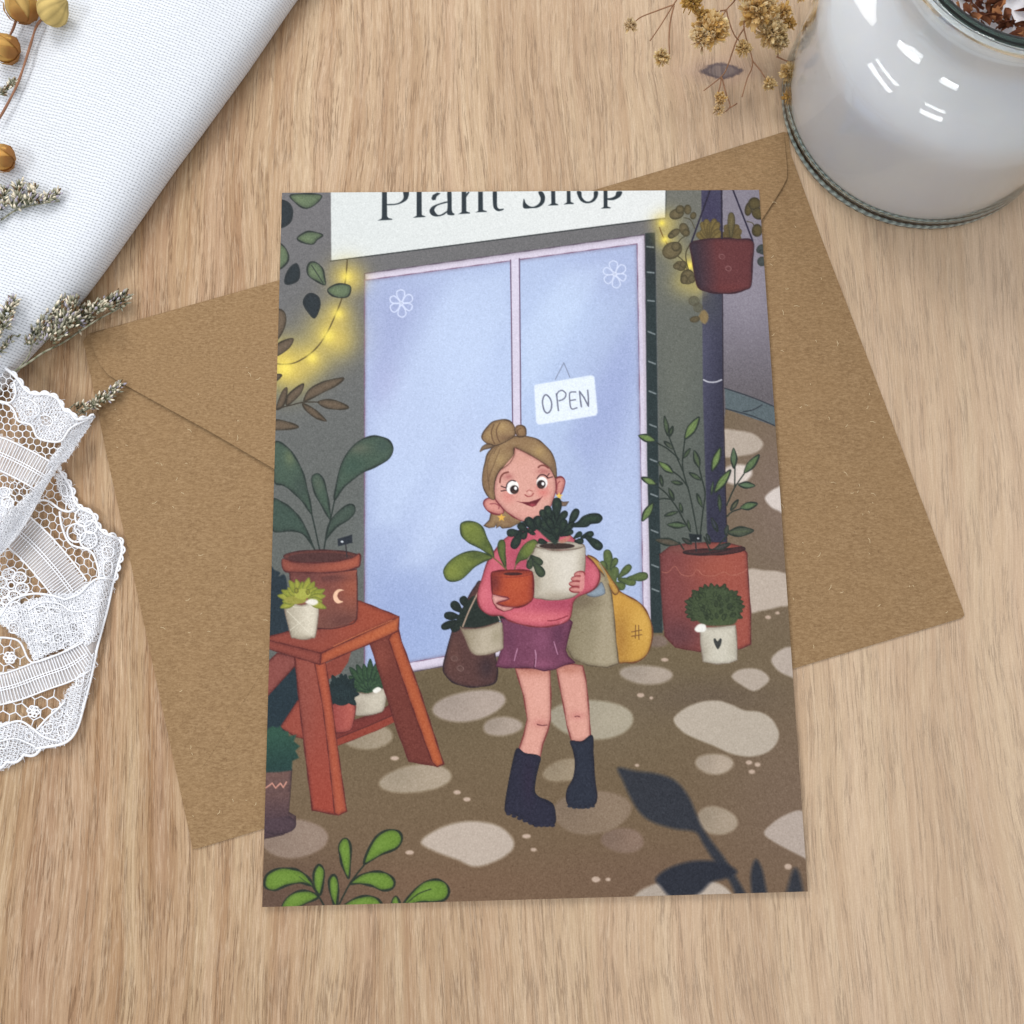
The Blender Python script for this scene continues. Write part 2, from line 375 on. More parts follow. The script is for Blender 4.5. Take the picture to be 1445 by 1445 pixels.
def paint_lights():
    at(360, 250, 4.014); Yc = (226, 196, 84); Yk = (250, 226, 92)
    for x, y, r, a in [(515, 565, 95, .75), (470, 775, 75, .7), (425, 890, 130, .8), (320, 1030, 90, .75), (175, 1075, 135, .85), (130, 1010, 90, .6), (560, 590, 60, .35), (480, 930, 80, .45), (230, 1110, 90, .4)]:
        glow(x, y, r, Yc, a, p=1.9)
    line([(522, 470), (515, 560), (508, 605), (490, 690), (455, 780), (400, 895), (330, 985), (240, 1045), (170, 1060), (110, 1055)], (92, 78, 44), 1.9)
    for x, y, r in [(518, 565, 30), (470, 775, 28), (412, 900, 38), (322, 1022, 30), (170, 1082, 45)]:
        glow(x, y, r, Yk, .9)
    L = (100, 116, 88); O = (42, 50, 46); D = (40, 50, 56); B = (108, 92, 74); BO = (62, 54, 42)
    for q in ([(205, 100), (370, 100), (345, 150), (290, 177), (235, 150)], [(238, 345), (290, 310), (340, 312), (382, 328), (350, 355), (325, 380), (270, 370)],
              [(130, 385), (165, 395), (188, 440), (180, 485), (130, 515)], [(295, 520), (310, 485), (345, 484), (380, 515), (392, 560), (397, 610), (350, 590), (305, 560)],
              [(410, 640), (450, 610), (500, 605), (540, 620), (530, 670), (490, 683), (440, 672)]):
        poly(q, L, o=O, ow=1.6, brush=[(q[0][0]+40, q[0][1]+20, 40, 30, (118, 134, 96), .4)])
    line([(320, 500), (350, 545), (385, 600)], O, 1.2)
    for q in ([(130, 140), (190, 145), (213, 195), (195, 260), (130, 280)], [(172, 560), (200, 510), (235, 490), (252, 530), (245, 580), (205, 605), (170, 603)], [(272, 710), (290, 670), (320, 658), (360, 680), (368, 730), (338, 797), (300, 765)]):
        poly(q, D, soft=1.2, o=(30, 38, 42), ow=.8)
    for q in ([(120, 760), (165, 765), (174, 820), (150, 885), (120, 910)], [(120, 955), (165, 925), (217, 916), (190, 970), (120, 1012)],
              [(275, 1265), (310, 1200), (400, 1155), (500, 1138), (460, 1180), (380, 1222), (300, 1262)], [(355, 1275), (400, 1260), (470, 1270), (529, 1305), (470, 1316), (400, 1305)],
              [(270, 1283), (330, 1310), (370, 1345), (403, 1382), (340, 1362), (290, 1322)], [(178, 1290), (190, 1230), (272, 1170), (260, 1222), (212, 1272)],
              [(120, 1312), (150, 1220), (180, 1192), (176, 1250), (155, 1300)], [(110, 1378), (180, 1385), (245, 1418), (110, 1430)], [(110, 1120), (150, 1122), (110, 1160)]):
        poly(q, B, o=BO, ow=1.4)
    line([(110, 1316), (200, 1292), (275, 1275), (360, 1274)], BO, 1.7)
    # lights and foliage round the hanging pot
    at(920, 262, 6.63)
    for x, y, r, a in [(95, 350, 95, .7), (130, 500, 90, .7), (360, 740, 80, .8), (300, 900, 130, .45), (230, 620, 120, .3), (180, 330, 110, .3), (420, 960, 90, .4)]:
        glow(x, y, r, (224, 196, 92), a, p=1.8)
    line([(70, 390), (105, 480), (150, 560)], (120, 90, 40), 1.5)
    for x, y, r in [(92, 350, 28), (120, 505, 30), (355, 748, 36)]: glow(x, y, r, (252, 230, 90), .95)
    F = (112, 100, 70); FO = (78, 70, 46); Gd = (126, 108, 60)
    line([(360, 540), (320, 620), (320, 700), (345, 800)], FO, 1.6); line([(345, 460), (280, 490), (240, 540)], FO, 1.4); line([(210, 640), (290, 700), (330, 790)], FO, 1.4); line([(300, 300), (360, 320), (400, 400)], FO, 1.1)
    for a in [(230, 265, 66, 44, -15), (335, 225, 30, 42, 0), (385, 280, 24, 30, 20), (298, 405, 40, 54, -15), (210, 445, 56, 30, -35), (188, 605, 92, 72, -28), (265, 750, 50, 42, 10), (335, 855, 62, 66, 10), (262, 222, 36, 34, 0), (318, 440, 30, 30, 0), (180, 470, 26, 22, 0), (225, 570, 40, 40, 0), (232, 755, 30, 26, 0), (292, 735, 26, 30, 0), (302, 878, 30, 38, 10), (372, 872, 28, 36, -10)]:
        ell(a[0], a[1], a[2], a[3], F, a[4], o=FO, ow=1.4)
    for a in [(395, 1080, 48, 42, 10), (430, 1140, 40, 40, 30)]: ell(a[0], a[1], a[2], a[3], (98, 96, 76), a[4], soft=2, al=.7, o=(90, 84, 64), ow=.8)
    for k in range(7): cap(440, 1230, 440+90*math.cos(-.9+k*.28), 1230+85*math.sin(-.9+k*.28), 34, (136, 116, 78), soft=1.3)
    ell(400, 1250, 45, 26, (104, 92, 66), -10, o=(84, 76, 56), ow=1)
    for bx, by, n, L, c0 in ((545, 520, 9, 235, Gd), (745, 520, 8, 190, (112, 96, 58))):
        for k in range(n):
            a = math.radians(-160+k*140/(n-1)); l = L*(.75+.25*math.sin(k*2.1+1)**2)
            cap(bx, by, bx+l*math.cos(a)*.62, by+l*math.sin(a), 62, c0, o=(92, 78, 44), ow=.9)
    cap(740, 480, 742, 250, 62, (112, 100, 64), o=FO, ow=1.2)
    for a in [(905, 220, 30, 60, 10), (960, 170, 55, 55, 0), (995, 260, 60, 50, 20), (985, 420, 45, 55, 0)]: ell(a[0], a[1], a[2], a[3], (96, 84, 50), a[4], o=(66, 58, 38), ow=1.4)
    for a in [(1015, 590, 42, 30, -50), (1035, 620, 30, 20, 20), (1030, 710, 40, 42, 0)]: ell(a[0], a[1], a[2], a[3], (74, 80, 78), a[4], o=(60, 64, 62), ow=1)
    line([(890, 335), (940, 350), (960, 390)], FO, 1.2)
    poly([(360, 540), (500, 505), (650, 492), (800, 500), (945, 522), (938, 720), (928, 930), (870, 975), (760, 1005), (640, 1008), (520, 992), (440, 955), (402, 850), (378, 680)],
         lin((56, 46, 60), (106, 54, 56), 400, 760, 620, 740), o=(62, 32, 42), ow=1.6, brush=[(760, 960, 200, 50, (120, 56, 54), .4)])
    for l in ([(370, 527), (545, 40)], [(655, 492), (650, 40)], [(942, 515), (758, 40)]): line(l, (42, 36, 58), 2.3, sm=False)
    for c in ((655, 665), (715, 775)): ell(c[0], c[1], 26, 22, (116, 68, 68), 20, al=0.3, o=(140, 96, 96), ow=.7)

def paint_left():
    P = (72, 92, 78); O = (42, 54, 50)
    at(370, 560, 4.817)
    hl = (104, 116, 86)
    poly([(80, 315), (170, 342), (230, 420), (275, 510), (305, 620), (338, 795), (280, 720), (200, 640), (140, 600), (80, 565)], P, o=O, ow=1.6, brush=[(190, 410, 40, 60, hl, .8), (260, 620, 60, 90, (62, 76, 70), .7)])
    poly([(492, 700), (505, 590), (530, 480), (580, 380), (660, 300), (760, 266), (850, 288), (890, 350), (862, 420), (780, 470), (690, 510), (620, 560), (550, 620)], P, o=O, ow=1.7, brush=[(650, 350, 90, 40, (96, 102, 86), .8), (620, 470, 80, 60, (58, 84, 72), .6), (820, 330, 50, 50, (64, 84, 78), .6)])
    poly([(335, 570), (350, 530), (385, 524), (420, 570), (440, 650), (455, 740), (464, 835), (410, 750), (360, 660)], P, o=O, ow=1.6, brush=[(380, 590, 40, 60, (88, 98, 84), .7)])
    poly([(432, 965), (445, 880), (480, 820), (540, 760), (590, 732), (626, 742), (627, 790), (580, 840), (510, 880), (455, 940)], (70, 86, 76), o=O, ow=1.6)
    poly([(70, 702), (150, 725), (220, 780), (280, 860), (320, 950), (358, 1042), (290, 942), (200, 910), (70, 905)], (64, 84, 74), o=O, ow=1.7)
    for l in ([(335, 790), (365, 920), (390, 1040)], [(495, 690), (465, 830), (435, 950), (420, 1040)]): line(l, O, 2.0)
    # terracotta pot
    ell(400, 1085, 255, 44, (112, 62, 54), 0, o=(70, 36, 38), ow=1.2)
    ell(400, 1092, 225, 34, (84, 50, 48))
    at(360, 780, 3.524)
    poly([(172, 95), (505, 85), (508, 150), (504, 330), (460, 360), (380, 378), (300, 376), (190, 370), (180, 240)], lin((132, 72, 62), (126, 78, 66), 340, 100, 360, 370), sm=False, o=(82, 40, 40), ow=1.4,
         brush=[(480, 150, 60, 110, (160, 88, 64), .8), (250, 120, 90, 40, (100, 58, 56), .7), (440, 330, 80, 40, (108, 66, 58), .7)])
    at(370, 560, 4.817)
    poly([(138, 1102), (220, 1122), (340, 1128), (480, 1120), (600, 1098), (662, 1068), (664, 1140), (640, 1162), (560, 1184), (420, 1196), (250, 1192), (150, 1182)], lin((148, 78, 62), (170, 88, 66), 250, 1100, 600, 1100), o=(92, 42, 42), ow=1.5, brush=[(300, 1140, 110, 40, (132, 72, 60), .7)])
    poly([(512, 966), (611, 936), (613, 992), (516, 1016)], (38, 46, 56), sm=False); line([(568, 1005), (576, 1088)], (48, 44, 50), 1.5); ell(543, 985, 9, 7, (205, 210, 215))
    at(360, 780, 3.524)
    # dark shrub at the card's left edge
    poly([(60, 80), (100, 88), (125, 100), (118, 118), (155, 130), (165, 395), (60, 412)], (36, 52, 62), soft=1.0)
    poly([(40, 560), (230, 540), (230, 760), (140, 900), (40, 900)], (30, 50, 60), sm=False)
    # stool
    R = (156, 72, 50); RO = (98, 36, 34)
    poly([(40, 565), (110, 500), (205, 520), (205, 555), (60, 715), (40, 730)], (138, 74, 66), sm=False, o=RO, ow=1)
    poly([(125, 868), (212, 735), (250, 740), (262, 930), (200, 915)], (154, 72, 56), sm=False, o=RO, ow=1)
    # under the top: wall, floor, frame
    poly([(392, 895), (480, 835), (600, 800), (690, 742), (770, 740), (776, 800), (600, 884), (408, 960)], (122, 50, 44), sm=False, o=RO, ow=1.2)
    poly([(402, 928), (560, 862), (776, 772), (776, 802), (600, 886), (408, 960)], (146, 62, 46), sm=False)
    line([(405, 925), (560, 862), (760, 775)], (96, 38, 36), 1.5, sm=False)
    poly([(330, 560), (480, 485), (462, 545), (425, 600), (345, 640)], (140, 66, 52), sm=False)
    # pots on the shelf
    for k in range(15):
        a = math.radians(-196+k*15.4); q = (118, 140, 128)[k % 3]; lens(570+40*math.cos(a), 672+18*math.sin(a), 568+q*math.cos(a), 678+q*1.08*math.sin(a), 34, (58, 88, 58), o=(32, 56, 42), ow=.9)
    ell(572, 668, 62, 34, (52, 82, 54))
    for k in range(7):
        a = math.radians(-170+k*27); lens(572, 680, 572+70*math.cos(a), 684+60*math.sin(a), 26, (64, 94, 62), o=(36, 60, 46), ow=.8)
    poly([(490, 702), (560, 700), (648, 678), (641, 775), (610, 798), (550, 809), (492, 800)], (196, 186, 166), o=(120, 104, 92), ow=.9, brush=[(500, 770, 50, 50, (160, 148, 130), .8)])
    poly([(585, 685), (610, 668), (628, 680), (600, 698)], (232, 228, 218))
    poly([(366, 765), (492, 746), (484, 862), (460, 888), (412, 896), (380, 884)], lin((150, 66, 60), (184, 92, 80), 380, 800, 480, 800), o=(104, 40, 40), ow=1.2)
    for k in range(17):
        a = math.radians(-215+k*15.5); q = 84+12*math.sin(k*2.4); lens(430+30*math.cos(a), 700+30*math.sin(a), 430+q*.92*math.cos(a), 700+q*1.12*math.sin(a), 30, (32, 52, 54), o=(22, 38, 42), ow=.7)
    ell(430, 708, 56, 52, (30, 48, 52))
    for k in range(7): line([(400+k*11, 690+8*math.sin(k)), (404+k*11, 720+8*math.sin(k*2))], (46, 68, 68), 1.0, al=.6)
    # right leg
    poly([(568, 440), (690, 385), (780, 760), (902, 1062), (765, 1038), (700, 865), (655, 720)], (116, 54, 44), sm=False, o=RO, ow=1.2, brush=[(620, 520, 60, 90, (140, 72, 56), .7)])
    poly([(664, 430), (690, 385), (712, 380), (728, 440), (820, 690), (938, 1050), (905, 1065), (880, 1040), (780, 765), (715, 580)], lin((176, 86, 50), (186, 92, 50), 700, 450, 900, 1050), sm=False, o=RO, ow=1.4)
    # left leg
    poly([(196, 515), (340, 535), (375, 720), (400, 930), (455, 1285), (415, 1306), (284, 1280), (255, 1050), (225, 800)], lin((150, 76, 62), (160, 66, 48), 240, 600, 360, 1280), sm=False, o=RO, ow=1.4, brush=[(240, 800, 50, 200, (142, 74, 62), .6)])
    poly([(296, 550), (350, 540), (385, 770), (405, 930), (455, 1285), (415, 1304), (395, 1295), (360, 960), (335, 760)], (176, 84, 56), sm=False, o=RO, ow=1.0)
    # top
    poly([(40, 425), (160, 392), (330, 378), (505, 330), (506, 240), (525, 241), (717, 318), (330, 502), (40, 430)], lin((146, 70, 56), (160, 74, 50), 200, 440, 600, 300), sm=False, o=RO, ow=1.3, brush=[(260, 400, 110, 40, (128, 64, 54), .6)])
    poly([(40, 428), (330, 500), (322, 556), (200, 520), (40, 470)], (140, 68, 56), sm=False, o=RO, ow=1.2)
    poly([(328, 500), (717, 318), (712, 388), (600, 440), (324, 556)], lin((176, 86, 54), (190, 98, 56), 340, 520, 700, 360), sm=False, o=RO, ow=1.3)
    line([(390, 465), (520, 405), (680, 335)], (200, 112, 70), 1.0)
    at(370, 560, 4.817)
    at(360, 780, 3.524)
    poly([(330, 120), (505, 85), (508, 150), (504, 328), (460, 358), (380, 376), (300, 374)], lin((132, 72, 62), (122, 76, 64), 340, 100, 360, 370), sm=False, brush=[(480, 160, 60, 110, (162, 88, 64), .8), (440, 340, 90, 40, (106, 62, 56), .8), (360, 125, 120, 22, (96, 54, 52), .7)])
    line([(505, 100), (508, 200), (503, 330), (460, 360), (380, 378), (300, 374)], (82, 40, 40), 1.4)
    poly([(440, 186), (418, 181), (398, 192), (388, 214), (393, 238), (412, 252), (438, 243), (420, 236), (409, 218), (413, 200), (426, 190)], (240, 190, 154), soft=.6)
    # small white pot with a succulent
    poly([(146, 246), (230, 262), (312, 246), (302, 405), (280, 424), (240, 432), (195, 424), (176, 405)], lin((170, 160, 138), (212, 202, 180), 160, 340, 260, 330), o=(128, 110, 96), ow=.9, brush=[(240, 425, 70, 20, (168, 156, 132), .7)])
    for l in ([(160, 290), (220, 350), (280, 410)], [(290, 300), (220, 350), (175, 385)], [(150, 262), (230, 272), (308, 260)]): line(l, (226, 218, 196), 1.0, al=.7)
    for k in range(15):
        a = math.radians(-200+k*15.7); l = (108, 92, 116)[k % 3]
        lens(235+30*math.cos(a), 232+20*math.sin(a), 235+l*math.cos(a)*1.08, 236+l*math.sin(a), 36, ((164, 166, 62), (150, 156, 54))[k % 2], o=(112, 118, 48), ow=.8)
    ell(200, 235, 55, 20, (150, 146, 62)); ell(235, 205, 40, 26, (168, 170, 70)); ell(262, 195, 9, 13, (150, 150, 50), o=(104, 100, 40), ow=.9); ell(205, 188, 9, 12, (150, 150, 50), o=(104, 100, 40), ow=.9)
    poly([(250, 245), (275, 230), (305, 234), (312, 250), (290, 262), (265, 255)], (232, 226, 212), soft=1.2)
    # bush and purple pot bottom left
    poly([(40, 1080), (182, 1076), (176, 1180), (165, 1290), (202, 1310), (202, 1350), (140, 1402), (30, 1425)], lin((112, 82, 74), (78, 58, 66), 100, 1100, 100, 1400), soft=1.1, o=(60, 42, 48), ow=.9, sm=False)
    ell(110, 1350, 92, 50, (80, 60, 68), 0, o=(58, 42, 52), ow=.9); poly([(40, 1200), (172, 1190), (165, 1310), (30, 1330)], lin((104, 76, 72), (82, 60, 66), 100, 1200, 100, 1320), sm=False)
    line([(35, 1170), (55, 1168), (85, 1146), (102, 1170), (126, 1146), (140, 1167), (156, 1140)], (206, 142, 124), 1.8, sm=False)
    poly([(30, 890), (60, 878), (85, 862), (112, 870), (125, 860), (140, 885), (165, 890), (168, 912), (205, 905), (192, 938), (222, 962), (200, 985), (218, 1020), (185, 1035), (182, 1082), (120, 1090), (30, 1092)], lin((44, 84, 68), (30, 64, 60), 100, 900, 120, 1080), sm=False, soft=1.2)

def paint_right():
    at(860, 560, 3.44)
    # big pot, plant behind its rim
    poly([(246, 765), (300, 722), (420, 708), (560, 708), (640, 725), (668, 760), (675, 900), (686, 1050), (686, 1200), (640, 1222), (560, 1235), (430, 1236), (320, 1216), (268, 1160), (252, 950)],
         lin((122, 66, 66), (162, 82, 68), 290, 950, 560, 950), o=(100, 48, 48), ow=1.2, sm=False, brush=[(340, 1160, 130, 90, (96, 58, 64), .7), (500, 830, 120, 60, (172, 88, 68), .5), (340, 730, 150, 30, (124, 78, 70), .8), (300, 900, 40, 160, (140, 72, 68), .5)])
    line([(255, 850), (285, 852), (318, 822), (350, 862), (400, 868), (425, 838), (455, 865), (510, 868), (555, 850), (590, 866), (640, 855), (668, 835)], (186, 116, 98), 1.1, al=.6)
    poly([(360, 752), (430, 740), (560, 738), (640, 728), (655, 742), (600, 760), (500, 768), (390, 766)], (84, 50, 50), o=(52, 34, 38), ow=1.2)
    at(890, 570, 6.282)
    O = (44, 54, 48); Lg = (122, 146, 84); Ld = (88, 104, 76)
    for l in ([(592, 1160), (560, 980), (520, 790), (470, 620), (460, 500), (480, 310)], [(465, 600), (400, 450), (340, 290)], [(430, 490), (330, 400), (230, 345)], [(510, 740), (440, 650), (375, 600)],
              [(618, 1160), (640, 950), (660, 800), (635, 680), (605, 560)], [(530, 1130), (470, 1030), (410, 920), (320, 800), (250, 740)], [(370, 850), (300, 838), (250, 848)],
              [(850, 1000), (900, 955), (975, 930)], [(850, 900), (920, 745), (1005, 620)], [(922, 735), (924, 560)], [(860, 1160), (760, 1270), (700, 1300)], [(430, 1225), (470, 1290)], [(380, 395), (300, 345)], [(650, 1180), (700, 1290)]):
        line(l, O, 1.9)
    for a in [(215, 325, 70, 280, 62, Lg), (330, 280, 300, 110, 38, Ld), (345, 285, 372, 200, 30, Ld), (480, 310, 605, 118, 74, Lg), (470, 480, 528, 395, 30, Ld), (375, 612, 250, 515, 56, Lg),
              (225, 712, 98, 655, 54, Lg), (608, 565, 562, 412, 50, Ld), (722, 592, 795, 388, 62, Lg), (915, 568, 912, 392, 52, (100, 124, 92)), (1005, 612, 1137, 452, 64, (104, 128, 84)), (745, 782, 884, 586, 66, Lg),
              (955, 715, 1102, 725, 54, (104, 128, 96)), (458, 708, 358, 688, 34, Ld), (622, 672, 522, 612, 38, Ld), (282, 730, 262, 630, 26, Ld), (382, 852, 338, 748, 32, Ld), (102, 1038, 198, 880, 62, Lg),
              (632, 912, 588, 798, 32, Ld), (792, 952, 785, 808, 30, Ld), (715, 802, 730, 690, 22, (98, 118, 90)), (888, 942, 952, 852, 34, (112, 110, 84)), (972, 922, 1122, 885, 62, (100, 124, 84)), (455, 962, 435, 876, 30, Ld),
              (418, 955, 300, 992, 32, Ld), (492, 1078, 322, 1070, 52, (92, 112, 80)), (860, 1142, 1088, 1122, 84, (84, 92, 74)), (432, 1240, 218, 1206, 62, (98, 88, 74)), (522, 1122, 508, 1030, 24, Ld), (540, 1240, 455, 1190, 34, (80, 74, 70)),
              (380, 400, 300, 335, 34, (92, 100, 84)), (770, 1130, 715, 1010, 34, (70, 74, 88)), (700, 1240, 672, 1150, 30, (74, 80, 84)), (740, 1290, 880, 1240, 40, (80, 74, 74)), (840, 1160, 860, 1075, 34, (78, 86, 76))]:
        lens(*a, o=O, ow=1.5)
    for a in [(480, 300, 590, 150), (240, 540, 345, 590), (130, 1000, 180, 910), (750, 760, 850, 630), (1020, 590, 1110, 490), (880, 1135, 1040, 1130), (580, 450, 605, 545), (912, 430, 914, 540)]:
        line([a[:2], a[2:]], (84, 96, 64), .9, al=.7)
    poly([(515, 1150), (630, 1160), (628, 1222), (530, 1222)], (36, 44, 48), sm=False); line([(575, 1220), (581, 1305)], (38, 42, 46), 1.7); ell(598, 1192, 9, 7, (206, 210, 212))
    line([(480, 1318), (600, 1332), (760, 1312), (880, 1290)], (56, 42, 44), 2.2)
    # clipped bush in the heart pot
    at(860, 560, 3.44)
    rnd = random.Random(4)
    G1 = (70, 84, 56); G2 = (48, 60, 42)
    for k in range(30):
        a = math.radians(-215+k*250/29.); cx, cy = 510+92*math.cos(a), 1022+66*math.sin(a); q = 48+10*math.sin(k*2.3)
        lens(cx, cy, cx+q*math.cos(a+.12*math.sin(k*1.7)), cy+q*.95*math.sin(a+.12*math.sin(k*1.7)), 28, G1, o=G2, ow=.8)
    poly([(400, 1040), (412, 970), (460, 940), (520, 930), (580, 945), (615, 990), (625, 1050), (610, 1100), (560, 1112), (470, 1110), (425, 1085)], G1, soft=1.5, brush=[(540, 1080, 60, 40, (84, 98, 62), .6)])
    for k in range(30):
        x = 425+rnd.random()*175; y = 960+rnd.random()*130; a = -math.pi/2+(x-512)/90.+rnd.uniform(-.4, .4)
        lens(x, y, x+30*math.cos(a), y+30*math.sin(a), 17, ((80, 96, 62), (66, 80, 54))[k % 2], o=G2, ow=.7)
    for k in range(16):
        x = 430+rnd.random()*170; y = 965+rnd.random()*110; a = rnd.random()*6.28
        line([(x, y), (x+8*math.cos(a), y+8*math.sin(a)), (x+14*math.cos(a+.5), y+14*math.sin(a+.5))], G2, 1.1, al=.7)
    poly([(440, 1120), (520, 1118), (612, 1108), (620, 1200), (620, 1278), (580, 1293), (520, 1298), (455, 1286), (442, 1200)], (204, 197, 178), sm=False, o=(132, 118, 104), ow=1.0, brush=[(460, 1230, 30, 70, (172, 162, 142), .7), (600, 1220, 24, 60, (180, 172, 150), .5)])
    poly([(414, 1125), (436, 1103), (466, 1108), (466, 1135), (444, 1142), (422, 1140)], (236, 234, 226), soft=1.0)
    poly([(505, 1180), (513, 1172), (524, 1186), (538, 1172), (545, 1180), (540, 1205), (527, 1225), (514, 1208)], (62, 64, 62))

def star(cx, cy, r, col, rot=0):
    poly([(cx+(r if k % 2 == 0 else r*.45)*math.cos(math.radians(rot+36*k)), cy+(r if k % 2 == 0 else r*.45)*math.sin(math.radians(rot+36*k))) for k in range(10)], col, sm=False)

def paint_person():
    O = (122, 46, 54)
    # brown sack and its plant
    at(615, 820, 7.225)
    poly([(455, 0), (400, 55), (340, 150), (250, 330), (180, 470), (140, 600), (105, 740), (76, 880), (95, 955), (190, 1040), (350, 1080), (500, 1070), (600, 1035), (626, 960), (626, 860), (600, 700), (640, 400), (560, 100)],
         (92, 60, 56), o=(52, 36, 42), ow=1.5, brush=[(520, 880, 90, 130, (60, 42, 48), .8), (180, 760, 70, 180, (108, 70, 60), .5)])
    for c in ((190, 790), (250, 890)): ell(c[0], c[1], 34, 26, (104, 76, 70), 20, al=.4, o=(128, 100, 94), ow=.6)
    D = (36, 48, 42); DO = (24, 34, 34)
    for a in [(330, 280, 265, 160, 75), (270, 320, 160, 215, 80), (260, 370, 85, 345, 72), (260, 400, 58, 475, 72), (280, 420, 160, 505, 70), (600, 380, 745, 385, 60)]:
        cap(*a, D, o=DO, ow=1.0, brush=[(a[2], a[3], 40, 30, (54, 70, 54), .4)])
    poly([(320, 210), (400, 150), (440, 240), (520, 330), (640, 345), (660, 400), (560, 440), (420, 474), (280, 472), (200, 500), (230, 360)], D, soft=1)
    line([(275, 462), (340, 300), (430, 118)], (172, 146, 126), 2.0); line([(630, 340), (655, 400)], (170, 150, 140), 1.6)
    at()
    # yellow bag
    poly([(829, 784), (841, 789), (853, 802), (863, 817), (872, 832), (886, 841), (903, 851), (915, 868), (921, 893), (915, 920), (901, 933), (884, 935), (868, 930), (862, 880), (858, 830), (842, 800)], (204, 152, 64), o=(110, 66, 40), ow=1.4,
         brush=[(876, 900, 14, 50, (168, 116, 50), .7), (908, 880, 16, 30, (222, 172, 80), .6), (880, 850, 20, 20, (214, 156, 66), .5)])
    at(600, 850, 4.25)
    for l in ([(1262, 138), (1260, 215)], [(1280, 138), (1282, 222)], [(1238, 177), (1297, 166)], [(1238, 203), (1300, 194)]): line(l, (120, 82, 44), 1.3, sm=False)
    # green sprig standing in the yellow bag
    at(740, 690, 7.605)
    Gs = (96, 112, 66); Go = (62, 76, 50)
    for a in [(915, 890, 885, 650, 90), (880, 890, 825, 775, 72), (930, 860, 990, 745, 60), (960, 1000, 975, 835, 84), (1010, 950, 1140, 820, 70), (1010, 970, 1195, 1010, 76), (1110, 960, 1325, 930, 86), (960, 1010, 1080, 1060, 80)]:
        cap(*a, Gs, o=Go, ow=1.0, brush=[(a[2], a[3], 60, 50, (118, 132, 74), .4)])
    poly([(860, 870), (930, 880), (990, 980), (960, 1030), (900, 960)], (92, 106, 62), soft=1.2)
    at()
    poly([(829, 784), (841, 789), (853, 802), (863, 817), (873, 833), (866, 838), (852, 812), (840, 798)], (204, 152, 72), o=(110, 74, 44), ow=1.1)
    # beige tote
    poly([(812, 836), (836, 834), (846, 806), (856, 815), (863, 838), (866, 862), (869, 900), (873, 936), (857, 942), (830, 939), (809, 930), (797, 910), (801, 880), (806, 850)], lin((134, 122, 96), (166, 152, 124), 805, 880, 850, 885), o=(98, 84, 66), ow=1.1, sm=False,
         brush=[(822, 848, 24, 12, (112, 98, 78), .8), (835, 880, 10, 40, (140, 128, 102), .5)])
    poly([(828, 838), (842, 829), (849, 822), (854, 836), (846, 841), (836, 842)], (140, 156, 170), o=(96, 100, 108), ow=.9)
    # boots and legs
    at(600, 850, 4.25)
    SK = (222, 156, 138)
    poly([(540, 395), (748, 398), (754, 560), (752, 700), (735, 770), (705, 850), (688, 935), (620, 930), (556, 900), (590, 800), (612, 700), (590, 560)], SK, o=(128, 56, 56), ow=1.2, sm=False, brush=[(640, 410, 130, 36, (192, 122, 104), .9), (690, 725, 50, 26, (200, 120, 112), .6), (690, 560, 50, 90, (228, 164, 146), .5)])
    line([(672, 732), (700, 738), (730, 736)], (110, 50, 54), 1.5)
    poly([(785, 390), (870, 368), (944, 380), (965, 470), (982, 640), (992, 815), (930, 838), (878, 830), (850, 740), (835, 650), (810, 520)], SK, o=(128, 56, 56), ow=1.2, sm=False, brush=[(860, 400, 110, 34, (192, 122, 104), .9), (910, 680, 50, 26, (200, 120, 112), .6)])
    line([(898, 686), (912, 682), (926, 686)], (120, 60, 60), 1.4)
    BT = (42, 42, 62); BO = (28, 28, 44)
    poly([(552, 878), (600, 905), (687, 925), (680, 985), (664, 1050), (655, 1130), (680, 1165), (735, 1190), (768, 1215), (780, 1260), (778, 1322), (740, 1342), (665, 1338), (600, 1310), (545, 1275), (488, 1262), (480, 1220), (500, 1080), (528, 950)], BT, o=BO, ow=1.0, brush=[(620, 1080, 40, 140, (48, 38, 62), .7)])
    poly([(872, 832), (940, 835), (1002, 800), (1008, 920), (1020, 1080), (1030, 1170), (1012, 1215), (940, 1234), (870, 1222), (846, 1180), (852, 1120), (888, 1050), (900, 960), (888, 890)], (42, 48, 64), o=BO, ow=1.0)
    for k in range(9): ell(500+k*33, 1268+min(k*14, 70), 15, 10, BT)
    for k in range(6): ell(865+k*28, 1222+(8 if 0 < k < 5 else 0), 13, 8, (42, 48, 64))
    # skirt
    at(615, 820, 7.225)
    poly([(668, 380), (800, 400), (1080, 440), (1350, 380), (1390, 420), (1352, 560), (1322, 700), (1350, 770), (1418, 832), (1320, 850), (1215, 900), (1105, 914), (1005, 892), (925, 880), (830, 884), (720, 886), (612, 868), (640, 780), (685, 640)],
         (120, 64, 90), o=(82, 34, 58), ow=1.2, sm=False, brush=[(1080, 600, 100, 120, (140, 80, 108), .7), (760, 600, 60, 200, (104, 54, 80), .6), (1250, 560, 80, 140, (96, 50, 76), .7), (1080, 850, 120, 60, (150, 84, 112), .6), (690, 800, 60, 80, (128, 70, 98), .6)])
    for l, w_ in (([(832, 690), (815, 750), (800, 810)], 1.4), ([(1012, 705), (1022, 770), (1012, 870)], 1.6), ([(1205, 620), (1225, 690), (1242, 745)], 1.4)): line(l, (196, 142, 168), w_, al=.8)
    line([(1010, 800), (1000, 890)], (92, 40, 64), 1.4)
    # sweater
    at()
    SW = (204, 92, 108)
